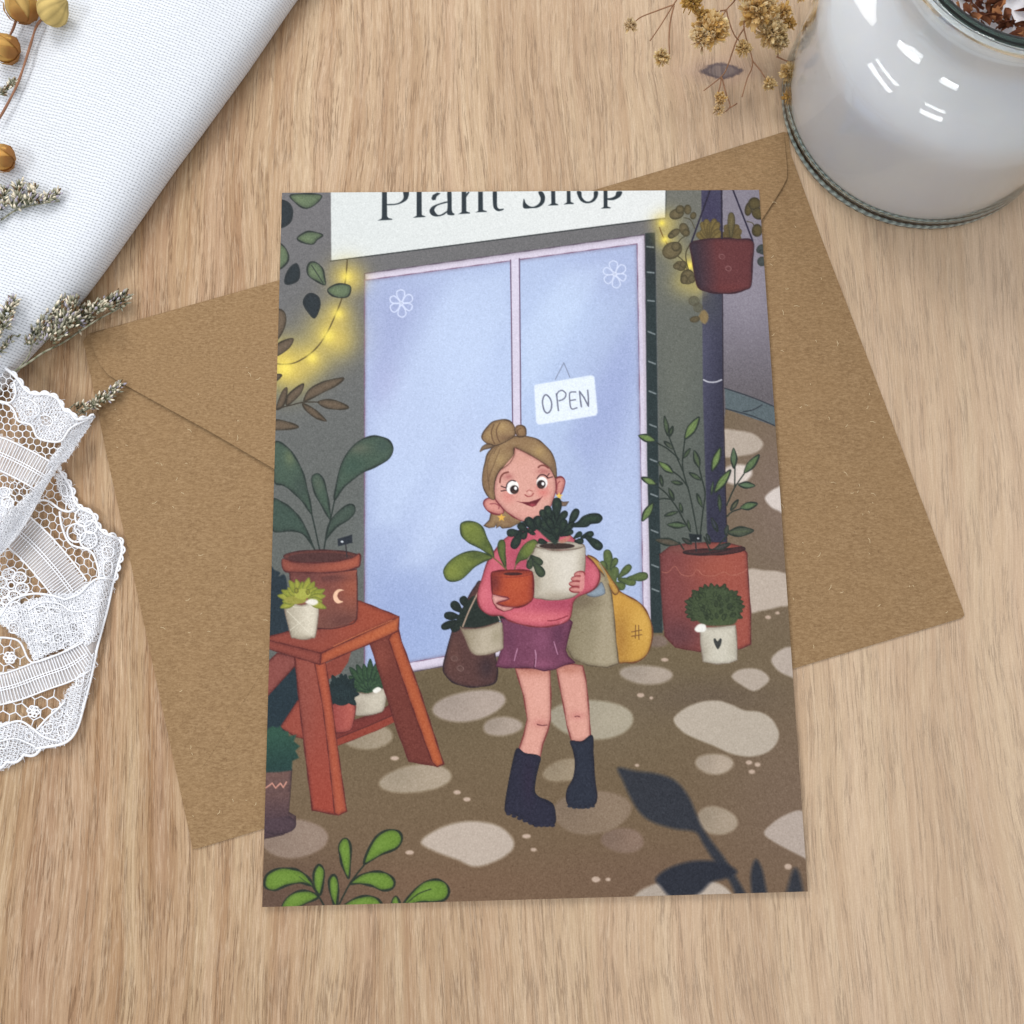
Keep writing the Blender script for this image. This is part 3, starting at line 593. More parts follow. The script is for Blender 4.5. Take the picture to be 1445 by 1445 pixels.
    poly([(711, 762), (728, 750), (752, 745), (785, 745), (812, 762), (826, 783), (836, 792), (844, 803), (846.5, 814), (842, 827), (832, 835), (816, 842), (809, 850), (807, 862), (803, 874), (790, 881), (765, 885), (741, 882.5), (719, 876), (708, 869), (692, 868), (680, 861), (674, 848), (675, 832), (680, 817), (688, 793), (699, 776)],
         SW, o=O, ow=1.4, brush=[(735, 790, 26, 34, (176, 72, 96), .7), (683, 840, 10, 24, (222, 112, 122), .6), (790, 852, 40, 12, (168, 66, 90), .8), (760, 872, 40, 8, (222, 112, 118), .8), (840, 812, 10, 18, (220, 110, 124), .6), (700, 800, 12, 20, (214, 104, 118), .5), (820, 800, 10, 30, (170, 66, 90), .5), (730, 868, 16, 8, (214, 102, 110), .6)])
    line([(773, 876), (785, 875), (801, 869)], (140, 44, 60), 1.5); line([(800, 872), (790, 880)], (224, 130, 140), 1.3, al=.6)
    line([(846, 795), (853, 808), (858, 822)], (150, 134, 104), 3.0)
    # basket
    at(615, 820, 7.225)
    poly([(250, 470), (290, 488), (420, 482), (540, 458), (662, 418), (682, 500), (686, 640), (680, 690), (600, 730), (490, 756), (400, 752), (345, 700), (300, 590)], lin((150, 136, 112), (182, 168, 144), 290, 600, 480, 600), o=(118, 98, 84), ow=.9, brush=[(620, 560, 50, 80, (150, 138, 110), .6), (470, 720, 90, 30, (190, 176, 152), .5)])
    # hair behind the neck, ears, face
    at(670, 585, 8.5)
    H = (154, 124, 88); HO = (84, 64, 48)
    poly([(195, 1180), (178, 1265), (112, 1332), (170, 1358), (235, 1352), (262, 1312), (258, 1362), (300, 1335), (330, 1362), (430, 1352), (540, 1298), (570, 1262), (420, 1180), (300, 1100)], H, o=HO, ow=1.0, sm=False, brush=[(420, 1280, 90, 50, (132, 102, 74), .7)])
    poly([(1030, 1035), (1060, 1052), (1126, 1045), (1092, 1095), (1035, 1095)], (140, 116, 96), o=(90, 72, 60), ow=.8, sm=False)
    E = (218, 142, 130)
    poly([(250, 1012), (175, 1000), (118, 1030), (108, 1085), (150, 1150), (230, 1190), (310, 1196), (345, 1150)], E, o=O, ow=1.6)
    line([(185, 1072), (240, 1068), (290, 1095), (285, 1130)], (150, 70, 76), 1.3)
    poly([(962, 790), (1000, 752), (1050, 752), (1082, 800), (1066, 885), (1035, 950), (985, 965)], E, o=O, ow=1.6)
    line([(1020, 800), (990, 840), (985, 900)], (160, 80, 82), 1.3)
    star(1012, 978, 46, (240, 196, 84), -90)
    poly([(480, 395), (650, 470), (790, 545), (905, 625), (962, 740), (978, 880), (950, 990), (915, 1090), (850, 1185), (740, 1245), (610, 1282), (500, 1248), (385, 1170), (295, 1080), (240, 1000), (232, 900), (248, 770), (300, 665), (385, 590), (465, 480)],
         (222, 160, 144), o=O, ow=1.2, brush=[(820, 925, 80, 70, (222, 120, 112), .8), (400, 980, 90, 90, (216, 128, 118), .7), (860, 700, 90, 70, (208, 134, 124), .5), (400, 745, 60, 40, (184, 108, 104), .8), (820, 680, 70, 36, (184, 108, 104), .8), (600, 1200, 200, 70, (216, 146, 134), .5), (540, 520, 120, 80, (214, 150, 130), .5)])
    # head hair
    poly([(480, 398), (640, 470), (790, 560), (900, 645), (972, 760), (972, 600), (925, 470), (845, 370), (740, 292), (600, 258), (460, 264), (330, 308), (228, 382), (150, 475), (125, 570), (105, 650), (88, 780), (108, 890), (175, 1000), (240, 1012), (232, 900), (248, 775), (300, 668), (385, 592), (462, 490)],
         H, o=HO, ow=1.1, brush=[(770, 440, 60, 60, (180, 146, 96), .8), (300, 540, 60, 60, (176, 144, 98), .7), (160, 800, 50, 150, (128, 100, 74), .7), (560, 330, 140, 60, (142, 112, 80), .6), (930, 640, 40, 90, (126, 100, 78), .7), (420, 400, 60, 60, (138, 108, 78), .5)])
    for l in ([(260, 380), (190, 480), (150, 620), (160, 800)], [(300, 420), (230, 600), (170, 760), (175, 900)], [(330, 320), (250, 420), (230, 470)]): line(l, (104, 80, 56), 1.1, al=.7)
    poly([(470, 470), (478, 420), (492, 400), (480, 490), (430, 575), (340, 640), (400, 565), (440, 520)], (214, 152, 134), soft=.6)
    line([(482, 400), (470, 490), (420, 580), (330, 650)], (120, 78, 66), 1.2)
    line([(482, 398), (640, 472), (790, 560), (905, 648)], (126, 84, 70), 1.4)
    poly([(85, 280), (100, 220), (150, 150), (220, 85), (330, 60), (410, 74), (462, 120), (482, 180), (476, 250), (400, 308), (300, 358), (220, 372), (130, 335)], H, o=HO, ow=1.4, brush=[(320, 150, 70, 60, (178, 144, 96), .8), (160, 240, 50, 60, (170, 138, 94), .6), (380, 280, 110, 40, (122, 94, 70), .7)])
    for l in ([(300, 100), (260, 180), (270, 270), (300, 330)], [(230, 120), (200, 200), (210, 290), (240, 350)]): line(l, (104, 76, 54), 1.3)
    poly([(482, 190), (500, 138), (560, 128), (605, 160), (616, 220), (600, 258), (520, 262)], (148, 116, 82), o=HO, ow=1.2); line([(520, 240), (510, 190), (550, 165)], (104, 78, 56), 1.0)
    poly([(62, 445), (90, 385), (150, 352), (215, 366), (195, 395), (110, 420)], (140, 118, 94), o=HO, ow=1.0)
    # features
    ell(452, 872, 74, 84, (244, 240, 236), 20, soft=.6)
    ell(806, 818, 66, 72, (244, 240, 236), 0, soft=.6)
    poly([(736, 845), (760, 870), (800, 886), (850, 886), (876, 850), (870, 900), (800, 915), (740, 890)], (218, 140, 128))
    for x, y, r, hx, hy in ((474, 900, 52, 489, 884), (797, 838, 52, 817, 830)):
        ell(x, y, r, r*1.02, (50, 34, 34), soft=.7, brush=[(x, y+28, 30, 16, (96, 66, 56), .7)])
        ell(hx, hy, 17, 20, (252, 250, 248), soft=.6)
    K = (64, 36, 40)
    line([(376, 885), (392, 825), (440, 790), (488, 800)], K, 1.7); line([(378, 882), (318, 860)], K, 1.5); line([(380, 906), (316, 918)], K, 1.5)
    line([(748, 765), (785, 725), (840, 728), (876, 762)], K, 1.7); line([(864, 745), (892, 708)], K, 1.3); line([(876, 762), (930, 748)], K, 1.3)
    line([(302, 812), (310, 755), (345, 708), (400, 690)], (128, 68, 60), 2.4); line([(764, 632), (790, 612), (835, 612), (884, 640)], (128, 68, 60), 2.4)
    line([(602, 962), (635, 982), (680, 975), (702, 945)], (164, 76, 74), 1.6); line([(622, 925), (652, 905), (690, 920)], (178, 96, 90), 1.2); ell(655, 935, 20, 14, (232, 172, 158), soft=1)
    poly([(500, 1040), (560, 1050), (650, 1048), (740, 1020), (790, 1000), (818, 974), (790, 1015), (755, 1060), (735, 1092), (690, 1108), (635, 1090), (570, 1062)], (112, 38, 48), sm=False, soft=.6, brush=[(690, 1085, 36, 16, (190, 80, 92), .8)])
    star(320, 1236, 50, (236, 178, 72), -90)
    # leafy plant in the red pot
    at(620, 690, 8.025)
    Lf = (112, 124, 56); Lo = (58, 72, 44)
    poly([(238, 440), (252, 388), (320, 368), (420, 380), (490, 440), (540, 555), (590, 660), (618, 760), (600, 768), (520, 712), (420, 650), (320, 600), (255, 530)], Lf, o=Lo, ow=1.4, brush=[(330, 430, 90, 70, (128, 140, 62), .7), (520, 640, 60, 80, (80, 96, 50), .7)])
    poly([(48, 950), (68, 880), (150, 790), (270, 725), (400, 704), (500, 724), (600, 775), (500, 822), (400, 882), (320, 962), (240, 1028), (150, 1046), (80, 1022)], Lf, o=Lo, ow=1.4, brush=[(140, 930, 90, 80, (134, 144, 64), .7), (430, 760, 110, 50, (78, 92, 48), .8), (330, 930, 60, 50, (88, 104, 52), .5)])
    line([(603, 772), (690, 845), (765, 920)], (120, 96, 60), 1.8)
    poly([(662, 655), (680, 592), (720, 580), (746, 622), (746, 740), (752, 885), (710, 822), (675, 745)], (98, 112, 54), o=Lo, ow=1.2)
    poly([(862, 860), (885, 760), (935, 665), (1000, 600), (1070, 574), (1112, 610), (1112, 670), (1060, 752), (1000, 785), (915, 815)], (106, 120, 56), o=Lo, ow=1.2, brush=[(920, 780, 50, 50, (74, 90, 50), .7), (1040, 640, 60, 50, (124, 136, 66), .5)])
    line([(868, 845), (850, 920)], (110, 92, 64), 1.5); line([(750, 880), (768, 930)], (90, 84, 50), 1.4)
    # large white pot
    at()
    poly([(757, 772), (775, 776), (790, 777), (808, 775), (824, 769), (826, 788), (824, 812), (819, 832), (811, 841), (799, 845), (780, 847), (764, 845), (752, 841), (750, 812), (746, 800), (744, 790), (752, 780)], (210, 201, 184), o=(122, 106, 92), ow=1.0,
         brush=[(756, 815, 10, 40, (158, 146, 124), .8), (775, 825, 8, 30, (176, 164, 142), .3), (822, 800, 7, 30, (168, 156, 136), .7), (790, 842, 30, 8, (160, 146, 124), .7), (800, 800, 14, 30, (220, 212, 198), .5)])
    ell(790, 770, 34, 6, (190, 180, 162), 0, o=(120, 104, 90), ow=.9); ell(786, 770.5, 25, 4.3, (62, 46, 42))
    # dark plant over it
    at(740, 690, 7.605)
    D = (44, 60, 52); DO = (26, 38, 38); Dh = (62, 80, 60)
    poly([(160, 340), (230, 280), (330, 230), (385, 330), (400, 450), (345, 590), (290, 570), (205, 500), (140, 440), (40, 400), (-40, 430), (-60, 380), (30, 330), (110, 330)], D, soft=1.2)
    for a in [(345, 330, 348, 92, 95), (285, 340, 238, 180, 78), (210, 340, 188, 222, 62), (345, 380, 455, 240, 72), (300, 480, 175, 340, 84), (330, 460, 240, 310, 70), (350, 540, 320, 420, 70), (480, 400, 568, 215, 78), (395, 500, 432, 325, 80), (410, 480, 530, 360, 60),
              (390, 500, 525, 455, 52), (530, 530, 612, 465, 50), (610, 520, 742, 475, 62), (660, 510, 832, 640, 88), (540, 560, 632, 560, 52), (240, 575, 150, 555, 50), (350, 520, 348, 410, 60),
              (130, 430, 130, 300, 70), (110, 430, 20, 315, 90), (10, 420, -60, 380, 70), (60, 420, 75, 470, 60)]:
        cap(*a, D, o=DO, ow=1.0, brush=[(a[0]*.3+a[2]*.7, a[1]*.3+a[3]*.7, 22, 26, Dh, .7)])
    poly([(500, 398), (575, 352), (630, 295), (715, 264), (800, 272), (836, 315), (800, 362), (715, 372), (672, 402), (600, 410)], D, o=DO, ow=1.1, brush=[(720, 315, 90, 22, (58, 80, 58), .8)])
    poly([(370, 560), (440, 520), (500, 505), (460, 560), (400, 580)], (190, 122, 104), al=.8)
    at(620, 690, 8.025)
    for a in [(1080, 470, 985, 325, 80), (1130, 450, 1110, 305, 72), (1000, 480, 890, 400, 74), (920, 490, 765, 500, 84), (930, 480, 830, 672, 92), (990, 480, 935, 562, 66), (1060, 480, 1055, 520, 60)]:
        cap(*a, D, o=DO, ow=1.0, brush=[(a[2]*.6+a[0]*.4, a[3]*.6+a[1]*.4, 20, 22, Dh, .6)])
    for a in [(1045, 765, 1015, 905, 66), (1040, 760, 1165, 850, 70), (1065, 830, 1180, 988, 88)]:
        cap(*a, (70, 84, 60), o=(40, 52, 44), ow=1.1)
    # red pot and the hand below it
    poly([(588, 962), (620, 935), (750, 920), (900, 917), (1030, 930), (1056, 958), (1066, 1080), (1060, 1235), (1000, 1300), (930, 1330), (860, 1342), (760, 1334), (650, 1300), (605, 1200), (592, 1080)], (182, 76, 46), o=(108, 32, 36), ow=1.7,
         brush=[(630, 1060, 70, 140, (118, 46, 44), .9), (1040, 1150, 40, 140, (150, 58, 44), .6), (860, 1080, 90, 90, (196, 88, 50), .6), (820, 950, 220, 26, (134, 52, 44), .8)])
    ell(835, 962, 105, 17, (70, 34, 36)); line([(600, 990), (740, 1000), (900, 995), (1050, 965)], (120, 40, 40), 1.0, al=.6)
    poly([(600, 1192), (640, 1200), (700, 1215), (770, 1228), (792, 1244), (750, 1262), (670, 1282), (650, 1296), (720, 1324), (790, 1336), (862, 1338), (800, 1372), (730, 1388), (655, 1352), (610, 1290), (596, 1240)], (228, 164, 152), o=O, ow=1.4, sm=False)
    # fingers on the white pot
    at(740, 690, 7.605)
    for cx, cy, rx, rot in ((590, 915, 56, -8), (572, 962, 70, -4), (556, 1018, 76, 0), (550, 1080, 66, 4)):
        ell(cx, cy, rx, 30, (224, 150, 140), rot, o=(146, 54, 60), ow=1.3)
    poly([(615, 900), (645, 930), (640, 1060), (600, 1105), (590, 1060), (600, 960)], (216, 136, 132), soft=1.0)

def paint_front():
    at(340, 1150, 4.014)
    L = (104, 136, 44); O = (36, 48, 36)
    for l in ([(545, 530), (620, 385), (705, 275)], [(400, 395), (440, 460), (480, 530)]): line(l, O, 2.3)
    for q in ([(133, 385), (150, 335), (220, 303), (310, 308), (372, 345), (408, 402), (340, 385), (260, 400), (190, 427), (145, 415)], [(440, 283), (470, 310), (468, 370), (448, 452), (418, 410), (412, 330)],
              [(232, 530), (260, 470), (320, 433), (390, 433), (438, 465), (370, 500), (300, 532)], [(498, 380), (515, 343), (540, 350), (552, 400), (548, 470), (538, 525), (510, 460)],
              [(553, 180), (575, 138), (605, 138), (623, 190), (620, 280), (608, 358), (575, 290), (560, 230)], [(698, 275), (720, 200), (770, 120), (840, 84), (895, 95), (913, 140), (880, 190), (800, 222), (740, 258)],
              [(620, 388), (680, 340), (760, 320), (830, 333), (870, 375), (857, 417), (800, 427), (740, 402), (680, 390)], [(570, 530), (640, 475), (720, 458), (780, 480), (798, 535), (680, 540)],
              [(853, 530), (860, 475), (885, 465), (905, 530)], [(915, 520), (970, 440), (1040, 380), (1110, 366), (1162, 390), (1178, 440), (1150, 482), (1080, 492), (1000, 497)]):
        cx = sum(p[0] for p in q)/len(q); cy = sum(p[1] for p in q)/len(q)
        poly(q, L, o=O, ow=2.3, brush=[(cx-20, cy-10, 60, 40, (116, 150, 58), .5)])
    line([(930, 510), (1000, 450), (1075, 420)], O, 1.4); line([(330, 350), (370, 380), (400, 396)], (60, 84, 44), 1.1)
    at(820, 960, 4.25)
    K = (48, 52, 62)
    poly([(222, 526), (330, 545), (450, 560), (560, 600), (640, 690), (690, 800), (725, 880), (790, 975), (855, 1060), (905, 1140), (965, 1240), (1000, 1320), (945, 1320), (890, 1205), (800, 1085), (735, 985), (685, 910), (560, 890), (430, 850), (350, 790), (290, 690), (250, 600)], K, soft=3.2, al=.97)
    poly([(448, 1190), (520, 1130), (640, 1090), (760, 1082), (860, 1098), (935, 1150), (860, 1190), (780, 1212), (720, 1270), (640, 1306), (540, 1300), (480, 1240)], (42, 46, 58), soft=3.2)
    poly([(1025, 1120), (1050, 1075), (1080, 1120), (1100, 1200), (1115, 1330), (1040, 1330), (1018, 1210)], K, soft=3.2)
    poly([(1245, 1220), (1278, 1130), (1312, 1170), (1330, 1330), (1230, 1330)], K, soft=4.0, al=.95)

def paint_card():
    paint_street(); paint_shop(); paint_lights(); paint_left(); paint_right(); paint_person(); paint_front()
    rg = np.random.RandomState(7)
    g = rg.normal(0, 1, (NY, NX)); g = (g+np.roll(g, 1, 0)*.6+np.roll(g, 1, 1)*.6)/1.3
    tone = rg.normal(0, 1, (NY//60+2, NX//60+2))
    return np.clip(CV+(g*4.2)[..., None], 2, 250)
# ---------------------------------------------------------------------------
# Table
# ---------------------------------------------------------------------------
def mat_wood():
    w = NT('light oak board'); co = w.coord()
    warp = w.noise(w.mapv(co, .16, .07, 1), 1.0, 2, .5)
    warp2 = w.noise(w.mapv(co, .9, .22, 1), 1.0, 2, .5)
    k = P(1018, 100, 0)
    sep = w.n('ShaderNodeSeparateXYZ'); w.t.links.new(co, sep.inputs[0])
    X, Y = sep.outputs[0], sep.outputs[1]
    dx = w.math('DIVIDE', w.math('SUBTRACT', X, k.x), .46); dy = w.math('DIVIDE', w.math('SUBTRACT', Y, k.y), .20)
    r2 = w.math('ADD', w.math('MULTIPLY', dx, dx), w.math('MULTIPLY', dy, dy)); r2 = w.math('ADD', r2, w.math('MULTIPLY', w.math('MULTIPLY', w.math('ABSOLUTE', dx), w.math('ABSOLUTE', dy)), .8))
    # grain bends round the knot
    bend = w.math('MULTIPLY', w.math('DIVIDE', dx, w.math('ADD', r2, 2.5)), .42)
    x2 = w.math('ADD', w.math('ADD', X, w.math('MULTIPLY', w.math('SUBTRACT', warp, .5), 1.8)), w.math('MULTIPLY', w.math('SUBTRACT', warp2, .5), .22))
    x2 = w.math('SUBTRACT', x2, bend)
    cmb = w.n('ShaderNodeCombineXYZ'); w.t.links.new(x2, cmb.inputs[0]); w.t.links.new(Y, cmb.inputs[1]); v = cmb.outputs[0]
    big = w.noise(w.mapv(v, .55, .03, 1), 1.0, 3, .55)
    mid = w.noise(w.mapv(v, 3.2, .10, 1), 1.0, 4, .6)
    fine = w.noise(w.mapv(v, 14.0, .26, 1), 1.0, 5, .68)
    fib = w.noise(w.mapv(v, 46.0, 2.6, 1), 1.0, 4, .7)
    tint = w.noise(w.mapv(v, 1.5, .08, 1, loc=(31, 7, 0)), 1.0, 2, .5)
    pore = w.noise(w.mapv(v, 30.0, 1.5, 1, loc=(9, 3, 0)), 1.0, 3, .6)
    gate = w.noise(w.mapv(v, 4.0, .7, 1, loc=(2, 60, 0)), 1.0, 2, .5)
    c = w.ramp(big, (.30, srgb(171, 140, 105)), (.50, srgb(191, 161, 126)), (.72, srgb(208, 182, 149)))
    c = w.mixc(w.ramp(mid, (.34, 1.0), (.60, 0.0)), c, w.mixc(1.0, c, srgb(222, 206, 188), 'MULTIPLY'))
    c = w.mixc(w.math('MULTIPLY', w.ramp(tint, (.52, 0.0), (.70, 1.0)), .22), c, srgb(208, 176, 156))
    c = w.mixc(w.math('MULTIPLY', w.ramp(tint, (.34, 1.0), (.48, 0.0)), .26), c, srgb(206, 188, 150))
    c = w.mixc(w.math('MULTIPLY', w.ramp(fine, (.36, 1.0), (.58, 0.0)), .42), c, srgb(146, 110, 78))
    c = w.mixc(w.math('MULTIPLY', w.ramp(fine, (.54, 0.0), (.74, 1.0)), .28), c, srgb(230, 208, 178))
    pm = w.math('MULTIPLY', w.ramp(pore, (.33, 1.0), (.40, 0.0)), w.ramp(gate, (.42, 0.0), (.62, 1.0)))
    c = w.mixc(w.math('MULTIPLY', pm, .55), c, srgb(122, 94, 74))
    c = w.mixc(w.math('MULTIPLY', w.ramp(fib, (.38, 1.0), (.58, 0.0)), .32), c, srgb(140, 106, 78))
    ln = w.noise(w.mapv(v, 7.0, .22, 1, loc=(5, 11, 0)), 1.0, 4, .7)
    lm = w.math('MULTIPLY', w.ramp(w.math('ABSOLUTE', w.math('SUBTRACT', ln, .5)), (.004, 1.0), (.022, 0.0)), w.ramp(gate, (.40, 0.0), (.55, 1.0)))
    c = w.mixc(w.math('MULTIPLY', lm, .72), c, srgb(124, 92, 64))
    ln2 = w.noise(w.mapv(v, 6.0, .25, 1, loc=(50, 4, 0)), 1.0, 4, .7)
    c = w.mixc(w.math('MULTIPLY', w.ramp(w.math('ABSOLUTE', w.math('SUBTRACT', ln2, .5)), (.006, 1.0), (.03, 0.0)), .22), c, srgb(230, 208, 180))
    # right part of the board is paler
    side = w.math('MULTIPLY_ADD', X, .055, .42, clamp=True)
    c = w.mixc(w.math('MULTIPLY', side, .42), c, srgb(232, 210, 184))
    # knot: blue-grey lens with a darker rim
    rr = w.math('ADD', w.math('SQRT', r2), w.math('MULTIPLY', w.math('SUBTRACT', w.noise(w.mapv(co, 9, 9, 9), 1.0, 3), .5), .6))
    c = w.mixc(w.math('MULTIPLY', w.ramp(w.math('DIVIDE', rr, 3.0), (.25, 1.0), (.9, 0.0)), .38), c, srgb(170, 140, 132))
    c = w.mixc(w.math('MULTIPLY', w.ramp(w.math('DIVIDE', rr, 2.0), (.40, 1.0), (.60, 0.0)), .85), c, w.mixc(w.ramp(fine, (.4, 0.0), (.6, 1.0)), srgb(84, 78, 86), srgb(120, 108, 106)))
    rim = w.ramp(w.math('DIVIDE', rr, 2.0), (.34, 0.0), (.45, 1.0), (.49, 1.0), (.60, 0.0))
    c = w.mixc(w.math('MULTIPLY', rim, .65), c, srgb(58, 50, 66))
    h = w.math('ADD', w.math('MULTIPLY', fine, .7), w.math('MULTIPLY', fib, .4)); h = w.math('SUBTRACT', h, w.math('MULTIPLY', w.math('ADD', pm, lm), .6))
    gr = w.noise(w.mapv(co, 28, 28, 28), 1.0, 2, .6); c = w.mixc(w.math('MULTIPLY', w.ramp(gr, (.3, 1.0), (.7, 0.0)), .14), c, srgb(128, 100, 78))
    return w.out(c, .55, h, .5, .035, .3)

tb = MB()
B = 24.0
tb.add([(-B, -B, 0), (B, -B, 0), (B, B, 0), (-B, B, 0), (-B, -B, -2), (B, -B, -2), (B, B, -2), (-B, B, -2)],
       [(0, 1, 2, 3), (7, 6, 5, 4), (0, 4, 5, 1), (1, 5, 6, 2), (2, 6, 7, 3), (3, 7, 4, 0)])
tag(tb.build('table_top', mat_wood(), smooth=False), kind='structure')

# ---------------------------------------------------------------------------
# Kraft envelope
# ---------------------------------------------------------------------------
def mat_kraft(name='kraft paper', k=1.0):
    w = NT(name); co = w.coord()
    a = w.noise(w.mapv(co, 11, 26, 11, .25), 1.0, 5, .75)
    b = w.noise(w.mapv(co, 1.1, 1.1, 1), 1.0, 3, .5)
    f1 = w.noise(w.mapv(co, 9, 40, 1, .9), 1.0, 3, .6); f2 = w.noise(w.mapv(co, 44, 8, 1, .4), 1.0, 3, .6)
    c = w.ramp(a, (.28, srgb(132*k, 101*k, 68*k)), (.50, srgb(160*k, 129*k, 92*k)), (.72, srgb(186*k, 154*k, 115*k)))
    c = w.mixc(w.math('MULTIPLY', w.ramp(f1, (.62, 0.0), (.78, 1.0)), .5), c, srgb(186, 156, 120))
    c = w.mixc(w.math('MULTIPLY', w.ramp(f2, (.28, 1.0), (.40, 0.0)), .6), c, srgb(100, 74, 50))
    c = w.mixc(w.math('MULTIPLY', w.ramp(b, (.35, 0.0), (.7, 1.0)), .25), c, srgb(150, 120, 84))
    vo = w.n('ShaderNodeTexVoronoi'); vo.inputs['Scale'].default_value = 1.0; w.t.links.new(w.mapv(co, 1.6, 1.9, 1), vo.inputs['Vector'])
    c = w.mixc(w.ramp(vo.outputs['Distance'], (.012, .8), (.022, 0.0)), c, srgb(84, 62, 48))
    return w.out(c, .85, w.math('ADD', a, w.math('MULTIPLY', f1, .6)), .30, .02, .2)
KRAFT = mat_kraft(k=.90)

def slab(pts, z0, z1, name, mat, parent, zf=None, round_edge=True):
    """thin sheet from an outline given on the reference sheet"""
    m = MB(); top = [P(x, y, z1) for x, y in pts]; n = len(pts)
    bot = [Vector((v.x, v.y, z0)) for v in top]
    m.add(top+bot, [tuple(range(n))[::-1], tuple(range(n, 2*n))]+[(i, (i+1) % n, n+(i+1) % n, n+i) for i in range(n)])
    o = m.build(name, mat, parent, smooth=False)
    bm = bmesh.new(); bm.from_mesh(o.data); bmesh.ops.recalc_face_normals(bm, faces=bm.faces); bm.to_mesh(o.data); bm.free()
    return o

env = tag(empty('envelope', P(740, 700, 0)), 'brown kraft paper envelope lying under the greeting card', 'envelope')
EZ = .035
ENV = [(128, 470), (122, 474), (117, 482), (121, 497), (150, 640), (178, 765), (226, 985), (272, 1198), (280, 1197), (500, 1131), (800, 1040), (1118, 944), (1357, 872), (1361, 868), (1358, 858), (1300, 705), (1230, 520), (1160, 338), (1116, 218), (1112, 187), (1106, 186), (938, 239), (640, 326)]
slab(ENV, .004, EZ, 'body', KRAFT, env)
flap = [(128, 471), (127, 480), (131, 492), (138, 508), (145, 521), (156, 532), (300, 611), (480, 716), (620, 795), (700, 815), (760, 780), (900, 580), (1000, 430), (1070, 318), (1109, 257), (1112, 246), (1111, 238), (1106, 187), (938, 240), (640, 327)]
m = MB(); zt = []
inner = []
c0 = Vector((0, 0))
def flap_z(x, y):
    # lifts a little away from the fold along the top edge
    t = ((y-(470-(x-128)*.291))/360.0); t = max(0, min(1, t)); return EZ+.008+.048*math.sin(min(1, t*2)*math.pi/2)
cut = 26
topl = [(128+(1106-128)*i/cut, 471+(187-471)*i/cut) for i in range(cut+1)]
low = flap[1:18]
def resample(pp, n):
    d = [0]
    for a, b in zip(pp, pp[1:]): d.append(d[-1]+math.dist(a, b))
    out = []
    for i in range(n+1):
        t = d[-1]*i/n; j = 0
        while j < len(d)-2 and d[j+1] < t: j += 1
        u = (t-d[j])/(d[j+1]-d[j]); out.append((pp[j][0]+(pp[j+1][0]-pp[j][0])*u, pp[j][1]+(pp[j+1][1]-pp[j][1])*u))
    return out
low = resample([flap[0]]+low+[(1106, 187)], 90); topr = resample([(128, 471), (938, 240), (1106, 187)], 90)
R = 8; vs = []; 
for i in range(91):
    for j in range(R+1):
        x = topr[i][0]+(low[i][0]-topr[i][0])*j/R; y = topr[i][1]+(low[i][1]-topr[i][1])*j/R
        vs.append(P(x, y, flap_z(x, y)+.012))
nv = len(vs); fs = [(i*(R+1)+j, (i+1)*(R+1)+j, (i+1)*(R+1)+j+1, i*(R+1)+j+1) for i in range(90) for j in range(R)]
m.add(vs+[v-Vector((0, 0, .012)) for v in vs], fs+[tuple(k+nv for k in f)[::-1] for f in fs]+[(i*(R+1)+R, (i+1)*(R+1)+R, (i+1)*(R+1)+R+nv, i*(R+1)+R+nv) for i in range(90)])
fo = m.build('flap', KRAFT, env, smooth=False)
bm = bmesh.new(); bm.from_mesh(fo.data); bmesh.ops.remove_doubles(bm, verts=bm.verts, dist=.0008); bmesh.ops.recalc_face_normals(bm, faces=bm.faces); bm.to_mesh(fo.data); bm.free()
# glued seam ridges showing through the paper
for q in ([(272, 1100), (300, 1060), (330, 1010), (368, 950), (400, 905)], [(1130, 700), (1168, 728), (1215, 762), (1262, 800), (1320, 846)]):
    pts = crv0 = [P(x, y, EZ-.004) for x, y in smooth_curve(np.array(q, float), False, 6)]
    k_ = len(pts); sm = MB(); sm.tube(pts, [.002+.030*math.sin(math.pi*i/(k_-1))**.6 for i in range(k_)], n=10, flat=.34)
    sm.build('seam', KRAFT, env)
# pale straw fibres in the paper
fb = MB(); rnd = random.Random(12)
for k in range(150):
    if k < 95: x, y = rnd.uniform(1085, 1350), rnd.uniform(260, 920)
    else: x, y = rnd.uniform(130, 390), rnd.uniform(420, 1180)
    # stay on the body
    if x > 1050:
        if x > 1100+(y-187)*.366-6 or y > 944-(x-1118)*.300-6: continue
    else:
        if x < 122+(y-480)*.2115+8 or y > 1198-(x-272)*.3-8: continue
        if y < 545+(x-150)*.57: zz = flap_z(x, y)+.014
        else: zz = EZ+.001
    if x > 1050: zz = EZ+.001 if y > 330 else flap_z(x, y)+.014
    a = rnd.uniform(0, 3.14); l = rnd.choice((1.2, 1.8, 2.5, 4.0))
    pts = [P(x+math.cos(a+.3*t)*l*t, y+math.sin(a+.3*t)*l*t, zz) for t in (-1, 0, 1)]
    fb.tube(pts, .0045, n=4, flat=.5)
straw = NT('straw fibre').out(srgb(226, 204, 164), .7)
tag(fb.build('straw_fibres', straw, env), kind='stuff')

